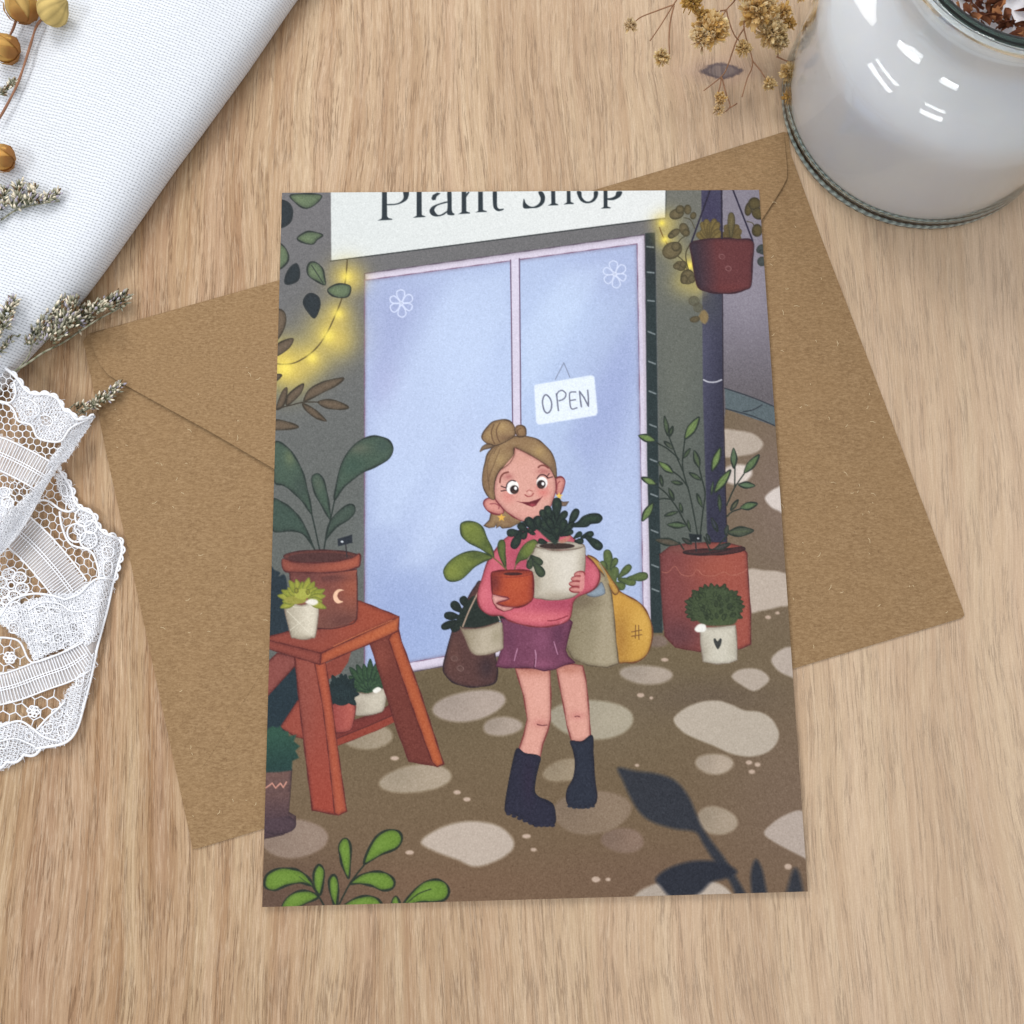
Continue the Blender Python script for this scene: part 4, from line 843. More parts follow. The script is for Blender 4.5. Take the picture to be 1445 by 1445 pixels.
# ---------------------------------------------------------------------------
# Greeting card
# ---------------------------------------------------------------------------
CZ = .125
paper = NT('white card stock').out(srgb(226, 222, 214), .7)
card = slab(CARD_Q, CZ-.034, CZ-.001, 'greeting_card', paper, None)
tag(card, 'portrait greeting card printed with a girl carrying potted plants outside a shop', 'greeting card')
img = paint_card()/255.0
lum = img.mean(axis=2, keepdims=True)
img = np.clip(lum+(img-lum)*.88, 0, 1)*.96; img = np.clip(img-.018*np.sin(2*math.pi*img)*(img < .5)-.004, .01, 1)
linear = np.where(img <= .04045, img/12.92, ((img+.055)/1.055)**2.4)
d = np.stack([(PX-REF/2)/F_REF, -(PY-REF/2)/F_REF, -np.ones_like(PX)], -1)@RN.T
tt = (CZ-CAM_LOC.z)/d[..., 2]
co = d*tt[..., None]+np.array(CAM_LOC)
co[..., 2] = CZ
idx = np.arange(NX*NY).reshape(NY, NX)
quads = np.stack([idx[:-1, :-1], idx[1:, :-1], idx[1:, 1:], idx[:-1, 1:]], -1).reshape(-1, 4)
me = bpy.data.meshes.new('printed_picture'); me.vertices.add(NX*NY); me.vertices.foreach_set('co', co.astype(np.float32).ravel())
me.loops.add(quads.size); me.loops.foreach_set('vertex_index', quads.ravel().astype(np.int32))
me.polygons.add(len(quads)); me.polygons.foreach_set('loop_start', (np.arange(len(quads))*4).astype(np.int32))
me.update(calc_edges=True)
ca = me.color_attributes.new('tint', 'FLOAT_COLOR', 'POINT')
ca.data.foreach_set('color', np.concatenate([linear, np.ones((NY, NX, 1))], -1).astype(np.float32).ravel())
ink = NT('printed ink on satin card')
att = ink.n('ShaderNodeAttribute', attribute_name='tint')
ink.out(att.outputs['Color'], .6, ink.noise(ink.mapv(ink.coord(), 30, 30, 30), 1.0, 3, .6), .06, .01, .2)
me.materials.append(ink.m)
pic = bpy.data.objects.new('printed_picture', me); sc.collection.objects.link(pic); pic.parent = card

# ---------------------------------------------------------------------------
# White linen cloth with a soft folded edge
# ---------------------------------------------------------------------------
def mat_linen():
    w = NT('white linen weave'); uv = w.n('ShaderNodeUVMap', uv_map='weave').outputs[0]
    wob = w.noise(w.mapv(uv, .35, .35, 1), 1.0, 2)
    sp = w.n('ShaderNodeSeparateXYZ'); w.t.links.new(uv, sp.inputs[0])
    u = w.math('ADD', sp.outputs[0], w.math('MULTIPLY', wob, .9)); v = w.math('ADD', sp.outputs[1], w.math('MULTIPLY', wob, 1.2))
    pi = math.pi
    su = w.math('POWER', w.math('ABSOLUTE', w.math('SINE', w.math('MULTIPLY', u, pi))), .5)
    sv = w.math('POWER', w.math('ABSOLUTE', w.math('SINE', w.math('MULTIPLY', v, pi))), .5)
    h = w.math('SUBTRACT', 1.0, w.math('MULTIPLY', w.math('SUBTRACT', 1.0, sv), w.math('MULTIPLY_ADD', w.math('SUBTRACT', 1.0, su), .75, .30)))
    thread = w.noise(w.mapv(uv, .4, 1.0, 1), 1.0, 3)
    hole = w.ramp(h, (.35, 1.0), (.90, 0.0))
    c = w.mixc(w.math('MULTIPLY', hole, .62), srgb(222, 226, 231), srgb(100, 110, 124))
    c = w.mixc(w.math('MULTIPLY', w.ramp(thread, (.35, 1.0), (.65, 0.0)), .25), c, srgb(208, 212, 222))
    return w.out(c, .9, h, .8, .035, .15)

edge = [(620, -290), (515, -140), (415, 0), (352, 92), (290, 176), (245, 238), (200, 304), (150, 374), (118, 416), (84, 455), (52, 488), (20, 524), (-30, 585), (-90, 660)]
ed = [Vector((P(x, y, .4).x, P(x, y, .4).y)) for x, y in edge]
ew = np.array([tuple(v) for v in ed]); ew = smooth_curve(ew, False, 6)
prof = [(.50, .03), (.25, .05), (.09, .14), (.015, .30), (0, .45), (.03, .62), (.12, .78), (.28, .92), (.55, 1.03), (.95, 1.09), (1.5, 1.10), (2.3, 1.05), (3.2, 1.0), (4.4, .98), (6, .98), (8, .98), (11, .95), (14, .9)]
prof = smooth_curve(np.array(prof, float), False, 4)
arc = np.concatenate([[0], np.cumsum(np.hypot(*np.diff(prof, axis=0).T))])
m = MB(); uvs = []; rows, cols = len(ew), len(prof)
dirn = Vector((ew[-1]-ew[0])).normalized(); nrm = Vector((dirn.y, -dirn.x))          # towards the upper left
if nrm.x > 0: nrm = -nrm
sl = np.concatenate([[0], np.cumsum(np.hypot(*np.diff(ew, axis=0).T))])
vs = []; EU = Vector((math.cos(.36), -math.sin(.36))); EV = Vector((math.sin(.36), math.cos(.36)))
for i in range(rows):
    for j in range(cols):
        off, z = prof[j]
        s_ = sl[i]
        und = (.10*math.sin(s_*.75+off*.5)+.07*math.sin(off*1.5-s_*.35+1.0)+.05*math.sin(s_*1.7+off*.9))*min(1, off/1.2)
        und += .02*math.sin(s_*2.3)*(z/1.1)
        p = Vector((ew[i][0], ew[i][1]))+nrm*(off+.05*math.sin(s_*1.1)*min(z, .5))
        vs.append((p.x, p.y, max(.012, z+und)))
        a, b = s_, arc[j]
        q = dirn*a+nrm*b
        uvs.append((q.dot(EU)/.074, q.dot(EV)/.066))
fs = [(i*cols+j, i*cols+j+1, (i+1)*cols+j+1, (i+1)*cols+j) for i in range(rows-1) for j in range(cols-1)]
m.add(vs, fs)
cl = m.build('linen_cloth', mat_linen())
ul = cl.data.uv_layers.new(name='weave')
li = np.empty(len(cl.data.loops), np.int32); cl.data.loops.foreach_get('vertex_index', li)
ul.data.foreach_set('uv', np.array(uvs, np.float32)[li].ravel())
so = cl.modifiers.new('thickness', 'SOLIDIFY'); so.thickness = .04; so.offset = -1
tag(cl, 'white woven linen cloth with a thick rounded fold at the top left', 'cloth')
cloth_pts = np.array([(v[0], v[1]) for v in vs]); cloth_z = np.array([v[2] for v in vs])
def cloth_h(p):
    d2 = (cloth_pts[:, 0]-p[0])**2+(cloth_pts[:, 1]-p[1])**2; k = np.argsort(d2)[:4]
    return float(cloth_z[k].max()) if d2[k[0]] < .16 else 0.0
def Ph(x, y, lift):
    """point resting lift above whatever lies there (cloth or table)"""
    z = .3
    for _ in range(6): z = cloth_h(P(x, y, z))+lift
    return P(x, y, z)

# ---------------------------------------------------------------------------
# Lace ribbon: cotton net, ladder bands and scalloped cords, folded back on itself
# ---------------------------------------------------------------------------
def mat_lace():
    w = NT('white cotton lace'); a = w.noise(w.mapv(w.coord(), 40, 40, 40), 1.0, 3)
    c = w.ramp(a, (.3, srgb(232, 235, 241)), (.7, srgb(250, 250, 252)))
    w.b.inputs['Sheen Weight'].default_value = .2
    return w.out(c, .9, a, .3, .01, .1)
LACE = mat_lace()
_g = NT('sheer cotton gauze'); _g.out(srgb(240, 242, 246), .9, spec=.1); _g.b.inputs['Alpha'].default_value = .42; GAUZE = _g.m
def inside(x, y, poly_):
    r = False; n = len(poly_)
    for i in range(n):
        ax, ay = poly_[i]; bx, by = poly_[(i+1) % n]
        if (ay > y) != (by > y) and x < (bx-ax)*(y-ay)/(by-ay)+ax: r = not r
    return r
rl = random.Random(3)
def crv(p, closed=False, n=6): return [tuple(q) for q in smooth_curve(np.array(p, float), closed, n)]
class Lace:
    def __init__(s, zf): s.m = MB(); s.zf = zf
    def pt(s, x, y, dz=0): return P(x, y, max(.03, s.zf(x, y)+dz))
    def cord(s, p, w, closed=False, dz=0, sm=True, n=5):
        q = crv(p, closed) if sm and len(p) > 2 else list(p)
        if closed: q.append(q[0])
        s.m.tube([s.pt(x, y, dz+rl.uniform(-.003, .003)) for x, y in q], w/69.0/2, n=n, flat=.7, caps=False)
    def net(s, region, cell, ang=0.0, w=1.5, warp=1.5, skip=()):
        ca, sa = math.cos(ang), math.sin(ang); xs = [p[0] for p in region]; ys = [p[1] for p in region]
        cx, cy = (min(xs)+max(xs))/2, (min(ys)+max(ys))/2; R_ = max(max(xs)-min(xs), max(ys)-min(ys))
        a = cell/math.sqrt(3); N = int(R_/cell)+2
        def q(x, y):
            x += warp*math.sin(y*.13+x*.05); y += warp*math.sin(x*.11)
            return (cx+x*ca-y*sa, cy+x*sa+y*ca)
        for i in range(-N, N+1):
            for j in range(-N, N+1):
                ox = i*cell+(j % 2)*cell/2; oy = j*a*1.5
                V = [q(ox+a*math.sin(math.radians(60*k)), oy+a*math.cos(math.radians(60*k))) for k in (0, 1, 2, 3)]
                for k in range(3):
                    mx, my = (V[k][0]+V[k+1][0])/2, (V[k][1]+V[k+1][1])/2
                    if inside(mx, my, region) and not any(inside(mx, my, r) for r in skip):
                        s.m.tube([s.pt(*V[k]), s.pt(mx, my, rl.uniform(-.006, .012)), s.pt(*V[k+1])], w/69/2*rl.uniform(.8, 1.25), n=4, flat=.8, caps=False)
    def fill(s, region, sp, ang, w=1.4, zig=1.6, dens=1.0, skip=()):
        """dense cloth-stitch: wavy parallel threads plus sparse cross threads"""
        xs = [p[0] for p in region]; ys = [p[1] for p in region]; cx, cy = (min(xs)+max(xs))/2, (min(ys)+max(ys))/2
        R_ = math.hypot(max(xs)-min(xs), max(ys)-min(ys))/2+4
        for an, spp, zz in ((ang, sp, 0), (ang+math.pi/2, sp*1.7, .012)):
            ca, sa = math.cos(an), math.sin(an); t = -R_
            while t < R_:
                run = []; u = -R_
                while u < R_+3:
                    zx = zig*math.sin(u*.8+t)
                    x, y = cx+u*ca-(t+zx*.5)*sa, cy+u*sa+(t+zx*.5)*ca
                    if inside(x, y, region) and not any(inside(x, y, r) for r in skip): run.append((x, y))
                    else:
                        if len(run) > 1: s.m.tube([s.pt(a_, b_, zz+.01*math.sin(i*1.7)) for i, (a_, b_) in enumerate(run)], w/69/2*rl.uniform(.8, 1.2), n=4, flat=.7, caps=False)
                        run = []
                    u += 2.6
                t += spp*rl.uniform(.85, 1.15)
    def ladder(s, centre, half, sp=4.0, w=1.5, rails=(0, 1), mid=True):
        c = np.array(crv(centre, False, 14)); L = np.concatenate([[0], np.cumsum(np.hypot(*np.diff(c, axis=0).T))])
        n = int(L[-1]/sp); X = np.interp(np.linspace(0, L[-1], n), L, c[:, 0]); Y = np.interp(np.linspace(0, L[-1], n), L, c[:, 1])
        dx, dy = np.gradient(X), np.gradient(Y); l = np.hypot(dx, dy); nx, ny = -dy/l, dx/l
        for i in range(n):
            j = rl.uniform(-.4, .4)
            s.m.tube([s.pt(X[i]+nx[i]*half*t+j, Y[i]+ny[i]*half*t, .008*math.cos(t*3)) for t in (-1, -.5, 0, .5, 1)], w/69/2, n=4, flat=.8, caps=False)
        for t, ww in ([(-1, 2.6), (1, 2.6)]+([(-.08, 1.8), (.08, 1.8)] if mid else [])):
            s.cord([(X[i]+nx[i]*half*t, Y[i]+ny[i]*half*t) for i in range(0, n, 2)], ww, dz=.012)
    def flower(s, cx, cy, r, n=6, rot=0):
        for k in range(n):
            a = rot+k*2*math.pi/n; x, y = cx+r*.62*math.cos(a), cy+r*.62*math.sin(a)
            e = [(x+r*.36*math.cos(t), y+r*.30*math.sin(t)) for t in np.linspace(0, 2*math.pi, 8, endpoint=False)]
            s.cord(e, 2.3, True, .015); s.fill(e, 2.6, a, 1.1)
        s.cord([(cx+r*.18*math.cos(t), cy+r*.18*math.sin(t)) for t in np.linspace(0, 2*math.pi, 6, endpoint=False)], 2.4, True, .015)
def gauze(L_, regions, name, dz=-.012):
    g_ = MB(); st = 4.0
    for reg in regions:
        xs = [p[0] for p in reg]; ys = [p[1] for p in reg]
        bm_ = {}; nx_, ny_ = int((max(xs)-min(xs))/st)+2, int((max(ys)-min(ys))/st)+2; idx_ = {}; vs_, fs_ = [], []
        for i in range(nx_):
            for j in range(ny_):
                x, y = min(xs)+i*st, min(ys)+j*st
                if inside(x+st/2, y+st/2, reg):
                    q = []
                    for (u, v) in ((i, j), (i+1, j), (i+1, j+1), (i, j+1)):
                        if (u, v) not in idx_:
                            idx_[(u, v)] = len(vs_); vs_.append(L_.pt(min(xs)+u*st, min(ys)+v*st, dz))
                        q.append(idx_[(u, v)])
                    fs_.append(tuple(q[::-1]))
        g_.add(vs_, fs_)
    return g_.build(name, GAUZE, lace)
def scallop(pts, amp, per):
    c = np.array(crv(pts, False, 14)); L = np.concatenate([[0], np.cumsum(np.hypot(*np.diff(c, axis=0).T))])
    n = int(L[-1]/2.5); X = np.interp(np.linspace(0, L[-1], n), L, c[:, 0]); Y = np.interp(np.linspace(0, L[-1], n), L, c[:, 1])
    dx, dy = np.gradient(X), np.gradient(Y); l = np.hypot(dx, dy); nx, ny = dy/l, -dx/l; s_ = np.linspace(0, L[-1], n)
    b = np.abs(np.sin(math.pi*s_/per))*amp
    return list(zip(X+nx*b, Y+ny*b))

lace = tag(empty('lace_ribbon', P(60, 800, 0)), 'white cotton lace ribbon folded back on itself at the left edge', 'lace ribbon')
# lower layer (runs down right, turns at the scalloped corner and comes back)
def zB(x, y):
    e = max(0.0, 1-max(0.0, (168-(max(0, y-780))*.22)-x)/26.0)
    return .10+.26*math.sin(e*math.pi)*.6+.03*math.sin(x*.11)+.03*math.sin(y*.08)
lb = Lace(zB)
outB = [(78, 655), (90, 672), (101, 690), (104, 704), (112, 716), (124, 722), (133, 728), (138, 742), (147, 752), (160, 757), (170, 764), (172, 778), (166, 800), (160, 822)]
regB = [(-30, 700), (78, 655)]+outB[1:]+[(152, 850), (120, 842), (100, 838), (60, 850), (-30, 870)]
band1 = [(20, 744), (50, 772), (80, 806), (104, 838)]
bandreg = [(36, 722), (66, 752), (96, 788), (124, 826), (104, 842), (84, 842), (60, 822), (34, 790), (6, 764)]
# outer lace edge of the lower layer
brd1 = [(88, 668), (76, 668), (82, 690), (92, 712), (112, 730), (104, 745), (112, 765), (132, 778), (140, 800), (138, 822), (160, 822), (170, 790), (171, 765), (150, 753), (137, 740), (128, 724), (105, 708), (101, 690)]
lb.net(regB, 12.0, .2, 1.35, skip=(bandreg, brd1))
holes1 = [[(108, 738), (118, 738), (122, 748), (114, 755), (106, 748)], [(147, 772), (160, 774), (158, 786), (146, 786)], [(148, 794), (158, 794), (156, 812), (147, 812)], [(86, 684), (93, 686), (95, 700), (88, 698)]]
lb.fill(brd1, 2.5, .9, 1.5, skip=holes1)
for h_ in holes1: lb.cord(h_, 2.2, True, .02)
lb.cord(outB, 4.2, dz=.03)
lb.cord(scallop(outB, 4, 13), 3.0, dz=.02)
for cxx, cyy, rr_ in ((119, 730, 13), (108, 752, 13), (125, 762, 12), (128, 744, 9)): lb.cord([(cxx+rr_*math.cos(t), cyy+rr_*math.sin(t)) for t in np.linspace(0, 6.28, 9, endpoint=False)], 2.8, True, .03)
lb.cord([(48, 712), (58, 706), (70, 708), (84, 718), (96, 722), (106, 718)], 3.4, dz=.03)
lb.cord([(84, 722), (88, 745), (100, 768), (128, 778), (138, 800), (140, 818)], 3.2, dz=.03)
lb.ladder(band1, 26, 3.9, 1.5)
lb.flower(16, 826, 26, 6, .3); lb.flower(10, 860, 20, 5, .9)
# returning half
foldreg = [(100, 838), (120, 826), (152, 812), (160, 825), (150, 862), (145, 890), (112, 906), (70, 922), (48, 934), (36, 905), (0, 880), (-30, 876), (-30, 850), (10, 858), (40, 848), (70, 838)]
hs = [[(50, 858), (62, 856), (66, 862), (54, 866)], [(70, 858), (84, 860), (84, 866), (72, 864)], [(14, 880), (24, 880), (26, 892), (14, 892)], [(40, 888), (48, 888), (48, 895), (40, 895)], [(62, 882), (72, 880), (74, 888), (64, 890)],
      [(76, 896), (86, 894), (88, 904), (78, 906)], [(98, 880), (108, 880), (110, 890), (100, 892)], [(110, 896), (118, 892), (122, 900), (114, 906)], [(90, 908), (98, 905), (100, 914), (92, 916)], [(60, 908), (70, 906), (70, 914), (62, 916)]]
lb.fill(foldreg, 2.2, -.25, 1.7, skip=hs)
for h_ in hs: lb.cord(h_, 1.8, True, .02)
lb.fill([(110, 904), (150, 866), (142, 900), (124, 912)], 2.3, -.3, 1.6); lb.cord([(0, 870), (16, 848), (44, 838), (72, 840), (92, 846)], 3.4, dz=.035); lb.cord([(92, 846), (112, 838), (126, 824), (140, 816), (160, 818)], 3.4, dz=.035)
lb.cord([(-10, 900), (10, 900), (28, 906), (40, 930), (52, 934), (90, 920), (118, 906)], 2.8, dz=.03); lb.cord([(40, 862), (60, 850), (84, 852), (100, 862), (120, 862), (140, 856)], 2.4, dz=.03)
netC = [(-30, 905), (20, 902), (40, 932), (0, 952), (-30, 960)]
lb.net(netC, 15, .1, 1.6); lb.flower(14, 928, 9, 6)
lb.ladder([(-20, 977), (20, 968), (60, 953), (96, 940), (127, 921)], 21, 4.1, 1.9)
low_reg = [(-30, 1002), (0, 998), (40, 990), (82, 974), (110, 955), (134, 920), (128, 958), (118, 1000), (106, 1036), (92, 1050), (60, 1058), (34, 1068), (-30, 1085)]
netL = [(-30, 1000), (80, 975), (92, 1000), (62, 1018), (50, 1030), (-30, 1020)]
brd2 = [(50, 1030), (68, 1016), (86, 992), (96, 972), (116, 952), (138, 908), (130, 958), (118, 1000), (106, 1036), (90, 1052), (66, 1056), (36, 1068), (6, 1086), (-30, 1088), (-30, 1022), (20, 1018)]
hs2 = [[(108, 958), (117, 950), (117, 964), (110, 968)], [(74, 1002), (88, 1000), (86, 1012), (76, 1014)], [(62, 1024), (74, 1022), (72, 1034), (62, 1034)], [(82, 1026), (92, 1024), (92, 1036), (84, 1038)], [(0, 1042), (10, 1044), (8, 1056), (-2, 1054)], [(96, 1000), (104, 1000), (102, 1010), (96, 1010)], [(36, 1036), (44, 1034), (46, 1042), (38, 1044)]]
lb.net(netL, 17, .15, 1.6); lb.flower(47, 1004, 9, 6, .2)
lb.fill(brd2, 2.9, .2, 1.4, skip=hs2)
for h_ in hs2: lb.cord(h_, 1.9, True, .02)
lb.cord([(160, 820), (152, 858), (144, 888), (137, 915), (131, 945), (120, 990), (108, 1030), (92, 1048), (66, 1054), (50, 1056)], 4.0, dz=.03)
lb.cord(scallop([(58, 1056), (30, 1066), (0, 1078), (-30, 1084)], 6, 26), 4.2, dz=.03)
lb.cord([(-10, 1030), (14, 1020), (30, 1018), (46, 1028), (62, 1040), (84, 1046)], 3.2, dz=.03); lb.cord([(92, 990), (80, 1002), (66, 1014), (52, 1030)], 3.2, dz=.03)
lb.cord([(0, 1046), (20, 1042), (38, 1048), (50, 1054)], 2.6, dz=.03)
for hh in holes1+hs+hs2: lb.net([(x+(x-np.mean([p[0] for p in hh]))*.25, y+(y-np.mean([p[1] for p in hh]))*.25) for x, y in hh], 5.5, .4, 1.0)
lb.net(foldreg, 6.0, .5, 1.2); lb.net(brd2, 7.0, .8, 1.1); lb.net(brd1, 6.5, .3, 1.1)
def fuzz(L_, n, region):
    xs = [p[0] for p in region]; ys = [p[1] for p in region]
    for _ in range(n):
        x, y = rl.uniform(min(xs), max(xs)), rl.uniform(min(ys), max(ys))
        if not inside(x, y, region): continue
        a_ = rl.uniform(0, 6.28); q_ = rl.uniform(2, 5)
        L_.m.tube([L_.pt(x, y, .02), L_.pt(x+q_*math.cos(a_), y+q_*math.sin(a_), .05), L_.pt(x+2*q_*math.cos(a_+.7), y+2*q_*math.sin(a_+.7), .04)], .0035, n=3, caps=False)
fuzz(lb, 500, foldreg); fuzz(lb, 300, brd1); fuzz(lb, 400, brd2)
lb.m.build('lower_layer', LACE, lace)
gauze(lb, [brd1, foldreg, brd2, bandreg, [(-30, 956), (20, 944), (60, 930), (98, 916), (140, 896), (136, 930), (100, 962), (60, 975), (20, 990), (-30, 1000)]], 'gauze')
# upper layer, doubled over the lower one with a soft rolled fold on its right
def zA(x, y):
    fx = 133-(y-588)*.69 if y > 588 else 140
    e = max(0.0, min(1.0, (fx-x)/34.0))
    return .50+.13*math.sin(e*math.pi/2)+.03*math.sin(x*.1+y*.07)
la = Lace(zA)
outA = [(-20, 498), (0, 514), (14, 524), (26, 536), (36, 550), (48, 556), (66, 556), (80, 562), (88, 574), (92, 580), (100, 582), (106, 590), (112, 592), (124, 590), (133, 588)]
foldA = [(133, 588), (118, 608), (105, 628), (92, 648), (82, 657), (62, 690), (45, 722), (26, 752), (0, 782), (-25, 806)]
regA = outA+foldA[1:]+[(-25, 500)]
denseA = [(22, 532), (36, 550), (48, 556), (66, 556), (80, 562), (88, 574), (100, 582), (112, 592), (133, 588), (118, 608), (104, 628), (90, 630), (84, 622), (60, 622), (50, 612), (44, 600), (30, 596), (26, 584), (16, 570), (20, 556), (14, 544)]
hA = [[(56, 588), (66, 586), (74, 592), (72, 600), (60, 600)], [(34, 580), (46, 578), (46, 586), (38, 588)]]
bandA = [(-20, 612), (0, 612), (30, 628), (60, 646), (84, 656), (62, 690), (30, 678), (0, 668), (-20, 660)]
lowA = [(38, 726), (60, 690), (45, 722), (26, 752), (0, 782), (-25, 806), (-25, 690), (-6, 688), (12, 690), (20, 712), (26, 726)]
la.net(regA, 10.5, .1, 1.45, skip=(denseA, bandA, lowA))
la.fill(denseA, 2.3, .5, 1.6, skip=hA)
for h_ in hA: la.cord(h_, 2.0, True, .02)
la.cord(outA, 4.6, dz=.03); la.cord(scallop(outA[2:], 3.5, 14), 3.4, dz=.02)
la.cord([(-10, 566), (10, 570), (20, 580), (26, 594), (44, 600), (52, 616), (66, 622), (86, 622), (100, 604), (124, 592)], 3.2, dz=.03)
la.cord([(20, 540), (22, 556), (14, 568), (0, 566)], 3.0, dz=.03); la.cord([(30, 560), (46, 566), (56, 580), (46, 592)], 2.4, dz=.03)
la.ladder([(-24, 634), (0, 640), (34, 656), (66, 674)], 22, 3.9, 1.6)
rollA = [(84, 654), (92, 648), (82, 657), (62, 690), (45, 722), (26, 752), (0, 782), (-25, 806), (-25, 770), (0, 744), (20, 716), (44, 694), (66, 668)]
la.fill(rollA, 1.7, 2.1, 1.9); la.fill(lowA, 2.2, .4, 1.6, skip=[[(26, 700), (40, 700), (40, 708), (28, 708)], [(4, 700), (10, 700), (10, 706), (4, 706)]])
rim_ = [(133, 588), (124, 606), (105, 634), (92, 652), (80, 656), (66, 660), (72, 644), (86, 628), (104, 610)]
la.fill(rim_, 1.7, 2.2, 1.9)
la.flower(-4, 706, 24, 6, .2)
for k in range(3): la.cord([(x-k*2.4, y-k*1.2) for x, y in foldA], 3.4, dz=-.05*k*0-.01)
fuzz(la, 500, denseA); fuzz(la, 900, rollA); fuzz(la, 500, lowA); fuzz(la, 300, rim_)
for hh in hA: la.net(hh, 5.5, .4, 1.0)
la.net(denseA, 6.0, .5, 1.1)
la.m.build('upper_layer', LACE, lace)
gauze(la, [denseA, rollA, lowA, rim_, bandA], 'gauze')

# ---------------------------------------------------------------------------
# Dried plants
# ---------------------------------------------------------------------------
def mat_tint(name, rough=.75, sss=0.0):
    w = NT(name); a = w.n('ShaderNodeAttribute', attribute_name='tint').outputs['Color']
    nz = w.noise(w.mapv(w.coord(), 22, 22, 22), 1.0, 3)
    c = w.mixc(w.math('MULTIPLY', nz, .25), a, w.mixc(1.0, a, srgb(190, 180, 168), 'MULTIPLY'))
    return w.out(c, rough, nz, .25, .01, .25)
DRY = mat_tint('dried plant matter')
PAPERY = mat_tint('papery dried petals', .7)
_t = PAPERY.node_tree; _b = _t.nodes['Principled BSDF']; _tr = _t.nodes.new('ShaderNodeBsdfTranslucent'); _mx = _t.nodes.new('ShaderNodeMixShader')
_t.links.new(_b.inputs['Base Color'].links[0].from_socket, _tr.inputs['Color']); _mx.inputs[0].default_value = .38
_t.links.new(_b.outputs[0], _mx.inputs[1]); _t.links.new(_tr.outputs[0], _mx.inputs[2]); _t.links.new(_mx.outputs[0], _t.nodes['Material Output'].inputs['Surface'])
rp = random.Random(21)
def jit(c, k=.12):
    f = 1+rp.uniform(-k, k); return tuple(max(0, min(1, v*f)) for v in c)
def rvec():
    while True:
        v = Vector((rp.uniform(-1, 1), rp.uniform(-1, 1), rp.uniform(-1, 1)))
        if .05 < v.length < 1: return v.normalized()
def bud(m, p, d, L, r, c0, c1, n=5):
    """small calyx: narrow base, swollen middle, flared ragged tip"""
    d = d.normalized(); pts = [p, p+d*L*.3, p+d*L*.65, p+d*L]
    m.tube(pts, [r*.4, r, r*.95, r*.35], [c0, jit(c0), jit(c1), c1], n=n)
def petal(m, p, d, side, L, W, c0, c1, curl=.4):
    d = d.normalized(); side = side.normalized(); up = d.cross(side).normalized()
    prof_ = [(0, .25), (.35, .8), (.7, 1), (1, .55)]; vs_, cs = [], []
    for t, wv in prof_:
        b = p+d*L*t+up*L*curl*t*t; cc = tuple(c0[i]+(c1[i]-c0[i])*t for i in range(3))
        for s_ in (-1, 0, 1):
            vs_.append(b+side*W*wv*s_*.5+up*W*.25*abs(s_)+up*rp.uniform(-.1, .1)*W); cs.append(cc)
    m.add(vs_, [(i*3+j, i*3+j+1, (i+1)*3+j+1, (i+1)*3+j) for i in range(3) for j in range(2)], cs)
GG = srgb(112, 116, 90); GP = srgb(164, 162, 142); CR = srgb(240, 230, 208); LI = srgb(180, 174, 188); BR = srgb(112, 88, 62); DG = srgb(66, 72, 52)
def spike(m, pts, radius, n, lean, size=1.0, pale=.3, side=0.0):
    """calyces clustered round a stem line; lean is the growth direction bias"""
    for k in range(n):
        t = rp.random(); i = min(len(pts)-2, int(t*(len(pts)-1))); u = t*(len(pts)-1)-i
        b = pts[i].lerp(pts[i+1], u); tan = (pts[i+1]-pts[i]).normalized()
        r = radius*(1-.45*t) if not isinstance(radius, list) else radius[i]*(1-u)+radius[i+1]*u
        o = rvec(); o.z = abs(o.z)*.8; o = (o+Vector(lean)*side).normalized()*r*rp.uniform(.15, 1)
        d = (tan*.9+o.normalized()*.8+rvec()*.35)
        q = rp.random(); c1 = CR if q < pale else (LI if q < pale+.16 else (GP if q < .85 else BR))
        bud(m, b+o, d, rp.uniform(.09, .17)*size, rp.uniform(.016, .030)*size, jit(rp.choice((GG, GG, DG, GP))), jit(c1))
def sprig(label, stems, spikes, lift=.08, grp='dried lavender sprigs on the cloth and lace'):
    x, y = stems[0][0][len(stems[0][0])//2]
    root = tag(empty('dried_lavender', Ph(x, y, lift)), label, 'dried flower', grp)
    s = MB()
    for pts, w_ in stems:
        q = [Ph(a, b, lift) for a, b in crv(pts)]; s.tube(q, [w_/69/2*(1-.4*i/len(q)) for i in range(len(q))], [jit(GP if i % 3 else GG, .1) for i in range(len(q))], n=6)
    s.build('stem', DRY, root)
    for pts, rad, n, lean, sd, sz in spikes:
        h = MB(); q = [Ph(a, b, lift+.06) for a, b in crv(pts)]
        spike(h, q, rad, n, lean, sz, side=sd); h.build('flower_head', DRY, root)
sprig('longest dried lavender sprig, reaching from the cloth over the envelope corner',
      [([(14, 528), (40, 512), (62, 497), (88, 484), (112, 468), (140, 450), (178, 430)], 3.6), ([(26, 520), (40, 503), (46, 484), (56, 464), (80, 430)], 2.4)],
      [([(72, 484), (98, 463), (122, 449), (148, 437), (178, 424)], .30, 420, (-.3, 1, .3), .5, 1.1),
       ([(92, 456), (100, 442), (106, 426)], .17, 110, (0, 1, .3), .4, 1.1),
       ([(45, 486), (54, 470), (64, 452), (78, 440), (90, 422)], .20, 210, (-.2, .8, .2), .3, 1.1)], lift=.10)
sprig('dried lavender sprig half cut off by the left edge, just above the lace',
      [([(-40, 520), (-8, 500), (8, 490), (18, 474), (30, 478)], 2.6), ([(-30, 500), (0, 470), (12, 446), (20, 424)], 2.4)],
      [([(-20, 492), (0, 466), (10, 448), (18, 426)], .16, 150, (0, .5, .2), .2, 1.0), ([(-14, 500), (4, 492), (16, 480), (28, 476)], .07, 36, (0, .4, 0), .2, .8)], lift=.08)
